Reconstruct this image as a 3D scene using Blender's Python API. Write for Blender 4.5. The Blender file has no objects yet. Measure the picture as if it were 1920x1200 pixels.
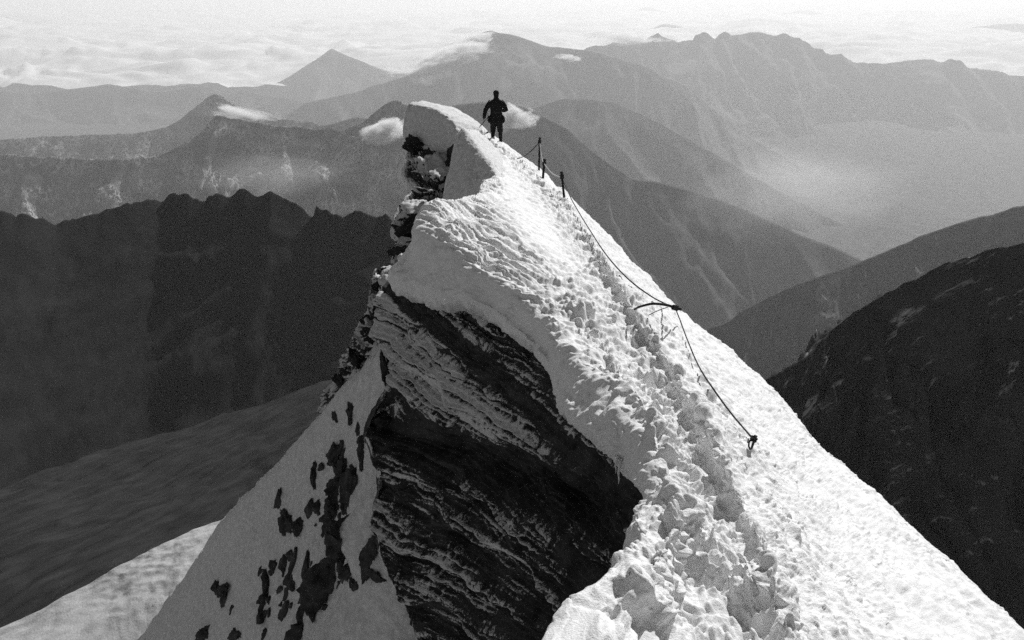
import bpy, bmesh, math
import numpy as np
from mathutils import Vector, Matrix

# ------------------------------------------------------------------ camera, sky, sun, exposure
SC = bpy.context.scene
COL = SC.collection
F = 1448.0                                  # focal length in pixels of a 1920 px wide frame
PITCH = math.atan(620.0 / F)                # the horizon lies just above the frame
cam = bpy.data.cameras.new("camera")
cam.sensor_fit = 'HORIZONTAL'
cam.sensor_width = 36.0
cam.lens = 36.0 * F / 1920.0
cam.clip_start = 0.1
cam.clip_end = 400000.0
camo = bpy.data.objects.new("camera", cam)
COL.objects.link(camo)
camo.location = (0, 0, 0)
camo.rotation_euler = (math.pi / 2 - PITCH, 0, 0)
SC.camera = camo

SUN_AZ = math.radians(31.0)                 # to the right of the view direction
SUN_EL = math.radians(36.0)
world = bpy.data.worlds.new("World")
SC.world = world
world.use_nodes = True
wn = world.node_tree.nodes
wl = world.node_tree.links
wn.clear()
wsky = wn.new('ShaderNodeTexSky')
wsky.sky_type = 'NISHITA'
wsky.sun_disc = False
wsky.sun_elevation = SUN_EL
wsky.sun_rotation = SUN_AZ
wsky.altitude = 3000.0
wsky.dust_density = 1.0
wbw = wn.new('ShaderNodeRGBToBW')           # black-and-white film
wbg = wn.new('ShaderNodeBackground')
wbg.inputs['Strength'].default_value = 0.09
wout = wn.new('ShaderNodeOutputWorld')
wl.new(wsky.outputs[0], wbw.inputs[0])
wl.new(wbw.outputs[0], wbg.inputs[0])
wl.new(wbg.outputs[0], wout.inputs[0])

sun = bpy.data.lights.new("sun", 'SUN')
sun.energy = 4.8
sun.angle = math.radians(0.53)
sun.color = (1, 1, 1)
suno = bpy.data.objects.new("sun", sun)
COL.objects.link(suno)
SDIR = Vector((math.sin(SUN_AZ) * math.cos(SUN_EL), math.cos(SUN_AZ) * math.cos(SUN_EL), math.sin(SUN_EL)))
suno.rotation_euler = SDIR.to_track_quat('Z', 'Y').to_euler()

SC.view_settings.view_transform = 'Standard'
SC.view_settings.look = 'None'
SC.view_settings.exposure = 0.0
SC.view_settings.gamma = 1.0
SC.view_settings.use_curve_mapping = False
SC.render.engine = 'CYCLES'
SC.cycles.max_bounces = 8
SC.cycles.diffuse_bounces = 3
SC.cycles.volume_bounces = 3
SC.cycles.transparent_max_bounces = 12
SC.cycles.use_denoising = False      # what noise is left reads as film grain

# ------------------------------------------------------------------ helpers
CP, SP = math.cos(PITCH), math.sin(PITCH)

def P(u, v, z):
    """a point seen at (u, v) that lies z metres deep"""
    xc = (u - 960.0) / F
    yc = (600.0 - v) / F
    return np.array([xc * z, (CP + yc * SP) * z, (-SP + yc * CP) * z])

def proj(v):
    x, y, z = v[..., 0], v[..., 1], v[..., 2]
    d = y * CP - z * SP
    up = y * SP + z * CP
    return np.stack([960 + F * x / d, 600 - F * up / d, d], -1)

def _hash(ix, iy, iz, seed):
    h = (ix.astype(np.uint32) * np.uint32(374761393) + iy.astype(np.uint32) * np.uint32(668265263)
         + iz.astype(np.uint32) * np.uint32(2147483647) + np.uint32(seed * 1274126177 & 0xffffffff))
    h = (h ^ (h >> np.uint32(13))) * np.uint32(1274126177)
    h = h ^ (h >> np.uint32(16))
    h = h * np.uint32(2246822519)
    return h ^ (h >> np.uint32(15))

GR = np.array([[1, 1, 0], [-1, 1, 0], [1, -1, 0], [-1, -1, 0], [1, 0, 1], [-1, 0, 1], [1, 0, -1], [-1, 0, -1],
               [0, 1, 1], [0, -1, 1], [0, 1, -1], [0, -1, -1]], dtype=np.float32)

def noise(p, seed=0):
    """gradient noise, about -1..1; p is (..., 3)"""
    shp = p.shape[:-1]
    p = p.reshape(-1, 3)
    i = np.floor(p).astype(np.int64)
    fr = (p - i).astype(np.float32)
    w = fr * fr * fr * (fr * (fr * 6 - 15) + 10)
    out = np.zeros(len(p), dtype=np.float32)
    for cx in (0, 1):
        wx = w[:, 0] if cx else 1 - w[:, 0]
        for cy in (0, 1):
            wy = w[:, 1] if cy else 1 - w[:, 1]
            for cz in (0, 1):
                wz = w[:, 2] if cz else 1 - w[:, 2]
                g = GR[_hash(i[:, 0] + cx, i[:, 1] + cy, i[:, 2] + cz, seed) % np.uint32(12)]
                d = g[:, 0] * (fr[:, 0] - cx) + g[:, 1] * (fr[:, 1] - cy) + g[:, 2] * (fr[:, 2] - cz)
                out += wx * wy * wz * d
    return out.reshape(shp)

def fbm(p, oct=4, lac=2.03, gain=0.5, seed=0):
    a, s, t = 1.0, 0.0, 0.0
    q = p
    for k in range(oct):
        s = s + a * noise(q, seed + k * 17)
        t += a
        q = q * lac + 13.7
        a *= gain
    return s / t * 1.4

def ridged(p, oct=5, seed=0, gain=0.5):
    a, s, t = 1.0, 0.0, 0.0
    q = p
    for k in range(oct):
        n = 1 - np.abs(noise(q, seed + k * 31)) * 1.7
        s = s + a * n
        t += a
        q = q * 2.07 + 5.1
        a *= gain
    return s / t

def billow(p, seed=0):
    return np.abs(noise(p, seed)) * 1.6

def nuggets(p, seed=0, r=0.75):
    """popcorn: domes round one random point in each unit cell, 0..1"""
    shp = p.shape[:-1]
    p = p.reshape(-1, 3)
    i = np.floor(p).astype(np.int64)
    best = np.zeros(len(p), dtype=np.float32)
    for cx in (-1, 0, 1):
        for cy in (-1, 0, 1):
            for cz in (-1, 0, 1):
                a, b, c = i[:, 0] + cx, i[:, 1] + cy, i[:, 2] + cz
                h = _hash(a, b, c, seed)
                fx = (h & np.uint32(255)).astype(np.float32) / 255
                fy = ((h >> np.uint32(8)) & np.uint32(255)).astype(np.float32) / 255
                fz = ((h >> np.uint32(16)) & np.uint32(255)).astype(np.float32) / 255
                rr = r * (0.35 + 0.65 * ((h >> np.uint32(24)) & np.uint32(255)).astype(np.float32) / 255)
                d2 = (p[:, 0] - a - fx) ** 2 + (p[:, 1] - b - fy) ** 2 + (p[:, 2] - c - fz) ** 2
                best = np.maximum(best, np.maximum(1 - d2 / (rr * rr), 0) * rr)
    return best.reshape(shp) / r

def smooth(a, b, x):
    t = np.clip((x - a) / (b - a), 0, 1)
    return t * t * (3 - 2 * t)

def pchip(y, xs):
    """shape-preserving cubic along axis 0, y sampled at 0, 1, 2 ..."""
    y = np.asarray(y, dtype=float)
    n = y.shape[0]
    d = np.diff(y, axis=0)
    m = np.zeros_like(y)
    if n > 2:
        a, b = d[:-1], d[1:]
        cr = 0.5 * (a + b)
        lim = 3 * np.minimum(np.abs(a), np.abs(b))
        m[1:-1] = np.sign(cr) * np.minimum(np.abs(cr), np.where(a * b > 0, lim, 0.35 * np.abs(cr)))
    m[0] = d[0]
    m[-1] = d[-1]
    xs = np.clip(xs, 0, n - 1 - 1e-9)
    i = np.floor(xs).astype(int)
    t = (xs - i).reshape((-1,) + (1,) * (y.ndim - 1))
    h00 = 2 * t ** 3 - 3 * t ** 2 + 1
    h10 = t ** 3 - 2 * t ** 2 + t
    h01 = -2 * t ** 3 + 3 * t ** 2
    h11 = t ** 3 - t ** 2
    return h00 * y[i] + h10 * m[i] + h01 * y[i + 1] + h11 * m[i + 1]

def steps(counts):
    return np.concatenate([np.arange(c) / c + k for k, c in enumerate(counts)] + [[len(counts)]])

def loft(net, rc, cc):
    """net (R, C, 3) of control points -> dense grid; rc/cc samples for each interval"""
    rs, cs = steps(rc), steps(cc)
    a = pchip(net, rs)
    b = pchip(np.swapaxes(a, 0, 1), cs)
    return np.swapaxes(b, 0, 1).copy(), rs, cs

def normals(g, flip=False):
    du = np.gradient(g, axis=0)
    dv = np.gradient(g, axis=1)
    n = np.cross(du, dv)
    n /= np.linalg.norm(n, axis=-1, keepdims=True) + 1e-12
    return -n if flip else n

def mesh_from(verts, faces, name, smooth_shade=True):
    me = bpy.data.meshes.new(name)
    verts = np.asarray(verts, dtype=np.float32).reshape(-1, 3)
    faces = np.asarray(faces, dtype=np.int32)
    k = faces.shape[1]
    me.vertices.add(len(verts))
    me.vertices.foreach_set("co", verts.ravel())
    me.loops.add(faces.size)
    me.loops.foreach_set("vertex_index", faces.ravel())
    me.polygons.add(len(faces))
    me.polygons.foreach_set("loop_start", np.arange(0, faces.size, k, dtype=np.int32))
    me.polygons.foreach_set("loop_total", np.full(len(faces), k, dtype=np.int32))
    me.update(calc_edges=True)
    me.polygons.foreach_set("use_smooth", np.full(len(faces), smooth_shade, dtype=bool))
    return me

def grid_faces(R, C, flip=False):
    i = np.arange(R - 1)[:, None] * C + np.arange(C - 1)[None, :]
    a, b, c, d = i, i + 1, i + C + 1, i + C
    f = np.stack([a, d, c, b] if flip else [a, b, c, d], -1).reshape(-1, 4)
    return f

def link(name, me, mat=None, parent=None, kind=None, label=None, cat=None, group=None):
    o = bpy.data.objects.new(name, me)
    COL.objects.link(o)
    if mat is not None and me is not None and len(me.materials) == 0:
        me.materials.append(mat)
    if parent is not None:
        o.parent = parent
    if kind: o["kind"] = kind
    if label: o["label"] = label
    if cat: o["category"] = cat
    if group: o["group"] = group
    return o

def grid_obj(name, g, mat, flip=False, attrs=None, **kw):
    R, C = g.shape[:2]
    me = mesh_from(g, grid_faces(R, C, flip), name)
    for k, val in (attrs or {}).items():
        at = me.attributes.new(k, 'FLOAT', 'POINT')
        at.data.foreach_set("value", np.asarray(val, dtype=np.float32).ravel())
    return link(name, me, mat, **kw)

# ------------------------------------------------------------------ materials (all grey: black-and-white photograph)
def mat_new(name):
    m = bpy.data.materials.new(name)
    m.use_nodes = True
    nt = m.node_tree
    b = nt.nodes.get('Principled BSDF')
    return m, nt, b

def N(nt, t, **kw):
    n = nt.nodes.new(t)
    for k, v in kw.items():
        if k in n.inputs.keys():
            n.inputs[k].default_value = v
        else:
            setattr(n, k, v)
    return n

def ramp(nt, src, p0, c0, p1, c1, mid=None):
    r = nt.nodes.new('ShaderNodeValToRGB')
    r.color_ramp.elements[0].position = p0
    r.color_ramp.elements[0].color = (c0, c0, c0, 1)
    r.color_ramp.elements[1].position = p1
    r.color_ramp.elements[1].color = (c1, c1, c1, 1)
    if mid:
        e = r.color_ramp.elements.new(mid[0])
        e.color = (mid[1],) * 3 + (1,)
    nt.links.new(src, r.inputs[0])
    return r.outputs[0]

def snow_mat(name, base=0.86, dark=0.80, scale=6.0, bscale=60.0, bstr=0.35, bdist=0.01):
    m, nt, b = mat_new(name)
    tc = N(nt, 'ShaderNodeTexCoord')
    n1 = N(nt, 'ShaderNodeTexNoise', Scale=scale, Detail=6.0, Roughness=0.65)
    n2 = N(nt, 'ShaderNodeTexNoise', Scale=bscale, Detail=6.0, Roughness=0.7)
    nt.links.new(tc.outputs['Object'], n1.inputs['Vector'])
    nt.links.new(tc.outputs['Object'], n2.inputs['Vector'])
    nt.links.new(ramp(nt, n1.outputs[0], 0.35, dark, 0.65, base), b.inputs['Base Color'])
    bp = N(nt, 'ShaderNodeBump', Strength=bstr, Distance=bdist)
    nt.links.new(n2.outputs[0], bp.inputs['Height'])
    nt.links.new(bp.outputs[0], b.inputs['Normal'])
    b.inputs['Roughness'].default_value = 0.75
    b.inputs['Specular IOR Level'].default_value = 0.15
    return m

def rock_mat(name, rime_attr=True, rock_lo=0.012, rock_hi=0.05, rime=0.55, bscale=14.0, top_snow=0.0):
    """dark schist; rime where the rime attribute says it sits (or on upward faces)"""
    m, nt, b = mat_new(name)
    tc = N(nt, 'ShaderNodeTexCoord')
    n1 = N(nt, 'ShaderNodeTexNoise', Scale=3.0, Detail=8.0, Roughness=0.7)
    n2 = N(nt, 'ShaderNodeTexNoise', Scale=bscale, Detail=8.0, Roughness=0.75)
    for n in (n1, n2):
        nt.links.new(tc.outputs['Object'], n.inputs['Vector'])
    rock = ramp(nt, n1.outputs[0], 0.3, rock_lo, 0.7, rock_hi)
    mx = N(nt, 'ShaderNodeMix', data_type='RGBA')
    if rime_attr:
        at = N(nt, 'ShaderNodeAttribute', attribute_name='rime')
        hm_ = N(nt, 'ShaderNodeMapping')
        hm_.inputs['Scale'].default_value = (34.0, 34.0, 6.0)
        hn = N(nt, 'ShaderNodeTexNoise', Scale=1.0, Detail=4.0, Roughness=0.6, Distortion=0.4)
        nt.links.new(tc.outputs['Object'], hm_.inputs['Vector'])
        nt.links.new(hm_.outputs[0], hn.inputs['Vector'])
        ma = N(nt, 'ShaderNodeMath', operation='MULTIPLY_ADD')
        ma.inputs[1].default_value = 1.1
        nt.links.new(hn.outputs[0], ma.inputs[0])
        nt.links.new(at.outputs['Fac'], ma.inputs[2])
        fac = ramp(nt, ma.outputs[0], 0.55, 0.0, 0.72, 1.0)
    else:
        ge = N(nt, 'ShaderNodeNewGeometry')
        sx = N(nt, 'ShaderNodeSeparateXYZ')
        nt.links.new(ge.outputs['Normal'], sx.inputs[0])
        ad = N(nt, 'ShaderNodeMath', operation='ADD')
        mu = N(nt, 'ShaderNodeMath', operation='MULTIPLY')
        mu.inputs[1].default_value = 1.1
        nt.links.new(n2.outputs[0], mu.inputs[0])
        nt.links.new(sx.outputs['Z'], ad.inputs[0])
        nt.links.new(mu.outputs[0], ad.inputs[1])
        fac = ramp(nt, ad.outputs[0], 1.12 - top_snow, 0.0, 1.25 - top_snow, 1.0)
    nt.links.new(fac, mx.inputs['Factor'])
    nt.links.new(rock, mx.inputs['A'])
    rc = ramp(nt, n2.outputs[0], 0.3, rime * 0.8, 0.7, min(rime * 1.15, 0.85))
    nt.links.new(rc, mx.inputs['B'])
    nt.links.new(mx.outputs['Result'], b.inputs['Base Color'])
    bp = N(nt, 'ShaderNodeBump', Strength=0.6, Distance=0.03)
    nt.links.new(n2.outputs[0], bp.inputs['Height'])
    nt.links.new(bp.outputs[0], b.inputs['Normal'])
    b.inputs['Roughness'].default_value = 0.9
    b.inputs['Specular IOR Level'].default_value = 0.1
    return m

def plain(name, c, rough=0.8, metal=0.0):
    m, nt, b = mat_new(name)
    tc = N(nt, 'ShaderNodeTexCoord')
    n1 = N(nt, 'ShaderNodeTexNoise', Scale=25.0, Detail=4.0)
    nt.links.new(tc.outputs['Object'], n1.inputs['Vector'])
    nt.links.new(ramp(nt, n1.outputs[0], 0.3, c * 0.75, 0.7, c * 1.25), b.inputs['Base Color'])
    b.inputs['Roughness'].default_value = rough
    b.inputs['Metallic'].default_value = metal
    b.inputs['Specular IOR Level'].default_value = 0.2
    return m

def mountain_mat(name, rock=0.06, snow=0.0, scale=0.004, snow_col=0.55, patches=False, turn=0.0):
    m, nt, b = mat_new(name)
    tc = N(nt, 'ShaderNodeTexCoord')
    n1 = N(nt, 'ShaderNodeTexNoise', Scale=scale, Detail=9.0, Roughness=0.68)
    nt.links.new(tc.outputs['Object'], n1.inputs['Vector'])
    base = ramp(nt, n1.outputs[0], 0.3, rock * 0.6, 0.7, rock * 1.5)
    if snow > 0:
        mp = N(nt, 'ShaderNodeMapping')
        mp.inputs['Scale'].default_value = (2.2, 0.5, 0.22) if patches else (1.0, 0.6, 0.45)
        vr = N(nt, 'ShaderNodeVectorRotate', rotation_type='Y_AXIS')
        vr.inputs['Angle'].default_value = math.radians(turn)
        nt.links.new(tc.outputs['Object'], vr.inputs['Vector'])
        nt.links.new(vr.outputs[0], mp.inputs['Vector'])
        n2 = N(nt, 'ShaderNodeTexNoise', Scale=scale * 3.0, Detail=7.0, Roughness=0.75, Distortion=0.25)
        nt.links.new(mp.outputs[0], n2.inputs['Vector'])
        # thin gully snow: a narrow band of the noise
        ab = N(nt, 'ShaderNodeMath', operation='SUBTRACT')
        ab.inputs[1].default_value = 0.5
        nt.links.new(n2.outputs[0], ab.inputs[0])
        aa = N(nt, 'ShaderNodeMath', operation='ABSOLUTE')
        nt.links.new(ab.outputs[0], aa.inputs[0])
        line = ramp(nt, n2.outputs[0], 0.66 - 0.06 * snow, 0.0, 0.72 - 0.06 * snow, 1.0) if patches else ramp(nt, aa.outputs[0], 0.0, 1.0, 0.035 * snow, 0.0)
        n3 = N(nt, 'ShaderNodeTexNoise', Scale=scale * 0.8, Detail=3.0)
        nt.links.new(tc.outputs['Object'], n3.inputs['Vector'])
        zone = ramp(nt, n3.outputs[0], 0.42, 0.0, 0.58, 1.0)
        mm = N(nt, 'ShaderNodeMath', operation='MULTIPLY')
        nt.links.new(line, mm.inputs[0])
        nt.links.new(zone, mm.inputs[1])
        mx = N(nt, 'ShaderNodeMix', data_type='RGBA')
        mx.inputs['B'].default_value = (snow_col, snow_col, snow_col, 1)
        nt.links.new(mm.outputs[0], mx.inputs['Factor'])
        nt.links.new(base, mx.inputs['A'])
        base = mx.outputs['Result']
    nt.links.new(base, b.inputs['Base Color'])
    b.inputs['Roughness'].default_value = 0.95
    b.inputs['Specular IOR Level'].default_value = 0.05
    return m

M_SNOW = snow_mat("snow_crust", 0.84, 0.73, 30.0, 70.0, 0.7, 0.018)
M_SNOW_SHADE = snow_mat("shaded_snow", 0.74, 0.54, 7.0, 18.0, 0.9, 0.05)  # snow for the faces in shade, with that shade put into its darker colour
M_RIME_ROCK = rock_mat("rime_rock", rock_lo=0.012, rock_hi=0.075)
M_BOULDER = rock_mat("schist_boulder", rime_attr=False, rock_lo=0.015, rock_hi=0.09, rime=0.6, bscale=14.0, top_snow=0.10)
M_BOULDER_RIME = rock_mat("schist_boulder_rimed", rime_attr=False, rime=0.55, bscale=8.0, top_snow=0.19)
M_BOULDER_BARE = rock_mat("schist_boulder_bare", rime_attr=False, rock_lo=0.01, rock_hi=0.05, rime=0.5, bscale=9.0, top_snow=0.02)
M_DARKCLOTH = plain("dark_wool", 0.012, 0.95)
M_DARKCLOTH2 = plain("dark_tweed", 0.015, 0.95)
M_SKIN = plain("skin", 0.25, 0.6)
M_LEATHER = plain("boot_leather", 0.015, 0.6)
M_WOOD = plain("weathered_wood", 0.02, 0.85)
M_IRON = plain("rusty_iron", 0.015, 0.7)
M_ROPE = plain("hemp_rope", 0.03, 0.95)
M_ROPE_PALE = plain("frosted_rope", 0.5, 0.95)
M_STEEL = plain("axe_steel", 0.12, 0.5, 0.6)

# ------------------------------------------------------------------ the snow ridge
# each station: silhouette, mid slope, right bank, path right, path left, left bank, lip, face mid, face foot, undercut
ST = [
 [(2250,1500,8.0),(1850,1500,4.0),(1560,1500,2.75),(1480,1500,2.78),(1300,1500,2.78),(1150,1500,2.5),(960,1480,2.4),(900,1540,2.5),(930,1640,2.9),(1000,1750,3.4)],
 [(1990,1255,9.0),(1700,1210,5.0),(1490,1190,3.65),(1430,1210,3.85),(1290,1210,3.85),(1170,1180,3.55),(1040,1185,3.45),(1020,1225,3.55),(1060,1300,4.0),(1120,1380,4.6)],
 [(1810,1082,9.6),(1610,1085,5.7),(1460,1085,4.2),(1405,1110,4.4),(1310,1110,4.4),(1235,1075,4.05),(1150,1085,4.05),(1155,1120,4.3),(1200,1190,4.9),(1280,1260,5.6)],
 [(1690,970,10.3),(1540,990,6.4),(1430,990,4.75),(1385,1015,5.0),(1325,1015,5.0),(1270,985,4.7),(1178,1020,4.75),(1190,1050,5.1),(1235,1100,5.7),(1300,1150,6.5)],
 [(1610,897,10.9),(1480,915,7.0),(1392,920,5.4),(1355,940,5.6),(1300,940,5.6),(1258,922,5.3),(1213,950,5.35),(1213,975,5.6),(1235,1010,6.3),(1280,1050,7.2)],
 [(1548,838,11.1),(1440,835,7.8),(1355,835,6.1),(1325,855,6.3),(1272,860,6.25),(1238,845,6.0),(1215,862,6.0),(1205,895,6.25),(1190,905,6.7),(1220,940,8.0)],
 [(1480,768,11.8),(1390,762,8.8),(1318,760,7.0),(1290,778,7.2),(1240,780,7.2),(1212,766,6.9),(1195,775,6.9),(1155,820,7.15),(1125,832,7.6),(1150,860,9.0)],
 [(1410,698,12.4),(1335,692,9.9),(1272,688,8.2),(1250,702,8.4),(1200,708,8.4),(1168,692,8.0),(1140,700,7.95),(1090,755,8.2),(1058,772,8.8),(1090,800,10.5)],
 [(1328,628,13.3),(1265,612,11.3),(1213,602,9.7),(1190,614,9.9),(1160,618,9.9),(1112,612,9.3),(1045,648,8.95),(1045,700,9.2),(1042,722,9.8),(1070,745,11.5)],
 [(1246,549,14.4),(1205,542,12.7),(1172,534,11.2),(1150,541,11.4),(1125,540,11.3),(1070,545,10.4),(1015,590,9.8),(1010,640,10.05),(992,648,10.7),(1015,670,12.5)],
 [(1180,483,16.0),(1155,480,14.6),(1132,477,13.3),(1112,482,13.4),(1090,478,13.3),(1020,485,11.9),(945,520,10.9),(915,560,11.15),(895,583,11.8),(930,600,14.0)],
 [(1124,428,18.6),(1110,425,17.0),(1099,424,15.5),(1082,428,15.6),(1062,425,15.4),(970,425,13.4),(862,452,12.0),(815,515,12.4),(792,562,13.2),(840,570,15.0)],
 [(1086,391,20.6),(1078,388,19.2),(1069,385,17.9),(1055,386,17.9),(1035,380,17.6),(930,385,15.0),(806,392,13.2),(766,478,13.8),(733,527,14.5),(790,545,17.0)],
 [(1072,371,21.4),(1064,370,20.2),(1055,367,19.0),(1042,368,18.9),(1020,363,18.6),(932,374,16.0),(818,378,14.2),(806,400,15.4),(790,490,16.6),(820,545,18.0)],
 [(1063,359,21.9),(1056,358,20.8),(1048,356,19.8),(1035,357,19.7),(1014,353,19.4),(935,352,17.4),(902,374,16.2),(900,395,17.2),(900,440,18.4),(920,480,19.5)],
 [(1048,354,22.0),(1041,352,21.2),(1032,350,20.4),(1022,351,20.3),(1002,347,20.0),(935,338,18.4),(902,345,17.4),(912,372,18.6),(925,400,19.6),(940,420,20.6)],
 [(1014,320,23.8),(1007,318,23.0),(999,316,22.3),(990,318,22.2),(974,316,22.0),(942,324,20.9),(935,338,20.8),(940,352,21.6),(950,370,22.6),(960,380,23.6)],
 [(980,294,25.6),(973,292,24.9),(965,290,24.2),(957,292,24.1),(944,290,23.9),(910,287,23.0),(895,290,23.4),(900,310,24.2),(915,330,25.0),(930,340,26.0)],
 [(944,268,26.4),(938,266,25.9),(932,264,25.4),(926,265,25.2),(917,262,25.1),(893,258,24.8),(876,258,25.2),(876,280,26.2),(890,300,27.0),(905,310,28.0)],
 [(916,248,28.0),(912,247,27.6),(908,246,27.2),(904,246,27.0),(898,245,26.8),(884,243,26.6),(872,246,26.8),(872,262,27.8),(880,275,28.8),(890,285,29.6)],
 [(896,234,30.6),(893,234,30.0),(890,233,29.6),(886,234,29.4),(881,234,29.2),(873,235,29.0),(864,240,29.2),(866,256,30.0),(872,268,31.0),(880,275,32.0)],
 [(890,240,33.0),(886,241,32.4),(880,242,32.0),(876,243,32.0),(870,244,31.8),(865,248,31.6),(860,254,31.8),(862,270,32.4),(870,280,33.0),(880,290,34.0)],
 [(900,420,36.0),(896,420,36.0),(890,420,36.0),(886,420,36.0),(880,420,36.0),(872,420,36.0),(864,420,36.0),(862,430,36.0),(862,440,36.0),(865,450,36.0)],
]
net = np.array([[P(*q) for q in row] for row in ST])
# the cornice wall leans back so that it faces the open sky on the left
for i in range(6, 13):
    for j, dz in ((7, -0.02), (8, 0.28)):
        u_, v_, z_ = ST[i][j]
        net[i, j] = P(u_, v_, ST[i][6][2] + dz * (1.0 if i > 7 else 1.6))
# beyond the silhouette the slope steepens and falls away into the right-hand valley
s = net[:, 0]
sight = s / np.linalg.norm(s, axis=1, keepdims=True)
far1 = s + np.array([0.55, 0.1, -1.05])
far2 = s + np.array([2.2, 0.6, -6.0])
far3 = s + np.array([9.0, 2.0, -26.0])
far4 = s + np.array([40.0, 8.0, -110.0])
TR = np.array([-0.08, -0.09, -0.08, -0.05, 0.03, 0.07, 0.07, 0.02, -0.03, 0.02, 0.0, -0.02, -0.02] + [-0.03] * 10)
TB = np.array([0.0, 0.0, 0.0, 0.0, 0.0, 0.0, 0.0, -0.03, -0.05, -0.02, -0.04, -0.05, -0.05] + [-0.06] * 10)
TB[3:8] -= 0.04
CR_ = np.array([0.05, 0.08, 0.12, 0.14, 0.12, 0.08, 0.05, 0.02] + [0.0] * 15)
net[:, 5, 2] += CR_
net[:, 6, 2] += CR_ * 0.8
net[:, 3, 2] -= TR
net[:, 4, 2] -= TR * 0.8
net[:, 2, 2] += TB                      # the track is trodden in
net = np.concatenate([far4[:, None], far3[:, None], far2[:, None], far1[:, None], net], axis=1)
RC = [20, 74, 92, 88, 76, 72, 66, 60, 56, 52, 48, 44, 26, 20, 16, 26, 26, 24, 20, 14, 8, 8]
CC = [4, 8, 10, 14, 100, 130, 50, 76, 72, 84, 44, 18, 8]
G, RS, CS = loft(net, RC, CC)
CW = CS - 4.0                                # 0 silhouette .. 9 undercut
nr = normals(G)
if nr[200, 300, 2] < 0: nr = -nr
W = np.broadcast_to(CW[None, :], G.shape[:2])
S = np.broadcast_to(RS[:, None], G.shape[:2])
zslope = 1 - smooth(1.6, 2.2, W)
zpath = smooth(1.7, 2.1, W) * (1 - smooth(5.0, 5.6, W))
ztop = smooth(4.6, 5.2, W) * (1 - smooth(6.05, 6.5, W))
zface = smooth(6.05, 6.5, W)
far = smooth(8.5, 10.5, S)
disp = np.zeros(G.shape[:2])
# footprints trodden into the trench, every step a pit
pc = (net[:, 4 + 3] + net[:, 4 + 4]) / 2
arc = pchip(pc, RS)
dl = np.concatenate([[0], np.cumsum(np.linalg.norm(np.diff(arc, axis=0), axis=1))])
k = 0
d0 = 0.2
while d0 < dl[-1] - 5:
    i = int(np.searchsorted(dl, d0))
    side = 1 if k % 2 else -1
    c = arc[i]
    tang = arc[min(i + 3, len(arc) - 1)] - arc[i]
    tang = tang / (np.linalg.norm(tang) + 1e-9)
    perp = np.array([tang[1], -tang[0], 0])
    c = c + perp * 0.10 * side
    r0, r1 = max(0, i - 60), min(len(RS), i + 60)
    rel = G[r0:r1] - c
    a = rel @ tang
    b = rel @ perp
    disp[r0:r1] -= 0.105 * (0.7 + 0.6 * ((k * 0.618) % 1)) * np.exp(-np.abs(a / 0.15) ** 2.6 - np.abs(b / 0.085) ** 2.6) * zpath[r0:r1]
    d0 += 0.40
    k += 1
G2 = G
warp = fbm(G2 * 3.0, 3, seed=3)[..., None] * 0.06
q = G2 + warp
lump_big = fbm(q * 2.6, 3, seed=5)
q = q + 0.03 * np.stack([fbm(q * 9, 2, seed=14), fbm(q * 9, 2, seed=15), fbm(q * 9, 2, seed=16)], -1)
n1 = nuggets(q * 7.0, 11)
n2 = nuggets(q * 16.0, 12)
n3 = nuggets(q * 33.0, 13)
clump = smooth(-0.30, 0.30, fbm(q * 1.9, 3, seed=21))
lod = 1 - 0.25 * smooth(11, 20, np.broadcast_to(RS[:, None], G.shape[:2]))
f3 = 1 - smooth(5, 9, S)
f2 = 1 - 0.5 * smooth(10, 13, S)
rough = (0.09 * lump_big + (0.3 + 0.7 * clump) * 0.055 * (n1 - 0.35) + (0.4 + 0.6 * clump) * (0.040 * f2 * (n2 - 0.4) + 0.021 * f3 * (n3 - 0.4)))
zp = zpath * (1 - 0.75 * far * smooth(4.0, 4.6, W))
disp += zp * (rough * 1.4 + 0.05 * fbm(q * 4.5, 2, seed=24) + 0.03 * fbm(q * 12.0, 2, seed=25))
disp += ztop * (1 - far) * (rough * 1.1 + 0.05 * (billow(q * 3.4, 26) - 0.35)) * (0.45 + 0.55 * smooth(0.8, 2.4, S))
# broken bank on the right of the track
bank = np.exp(-((W - 2.25) / 0.45) ** 2)
disp += bank * (0.035 * (n1 - 0.35) + 0.07 * fbm(q * 6.0, 3, seed=27)) * (1 - 0.6 * far)
# right-hand slope: wind crust with scattered chips, streaks running down the slope
qs = q * np.array([9.0, 3.5, 9.0])
streak = fbm(qs, 3, seed=31)
chips = smooth(0.0, 0.5, fbm(q * 2.3, 3, seed=32) + 0.25 * smooth(0.2, 1.7, W))
disp += zslope * smooth(-1.5, -0.3, W) * (0.040 * streak + 0.10 * fbm(q * 0.9, 2, seed=34) + (0.25 + 0.75 * chips) * (0.028 * f2 * (n2 - 0.4) + 0.014 * f3 * (n3 - 0.4)) + 0.08 * smooth(0.6, 1.7, W) * clump * (n1 - 0.3))
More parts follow.
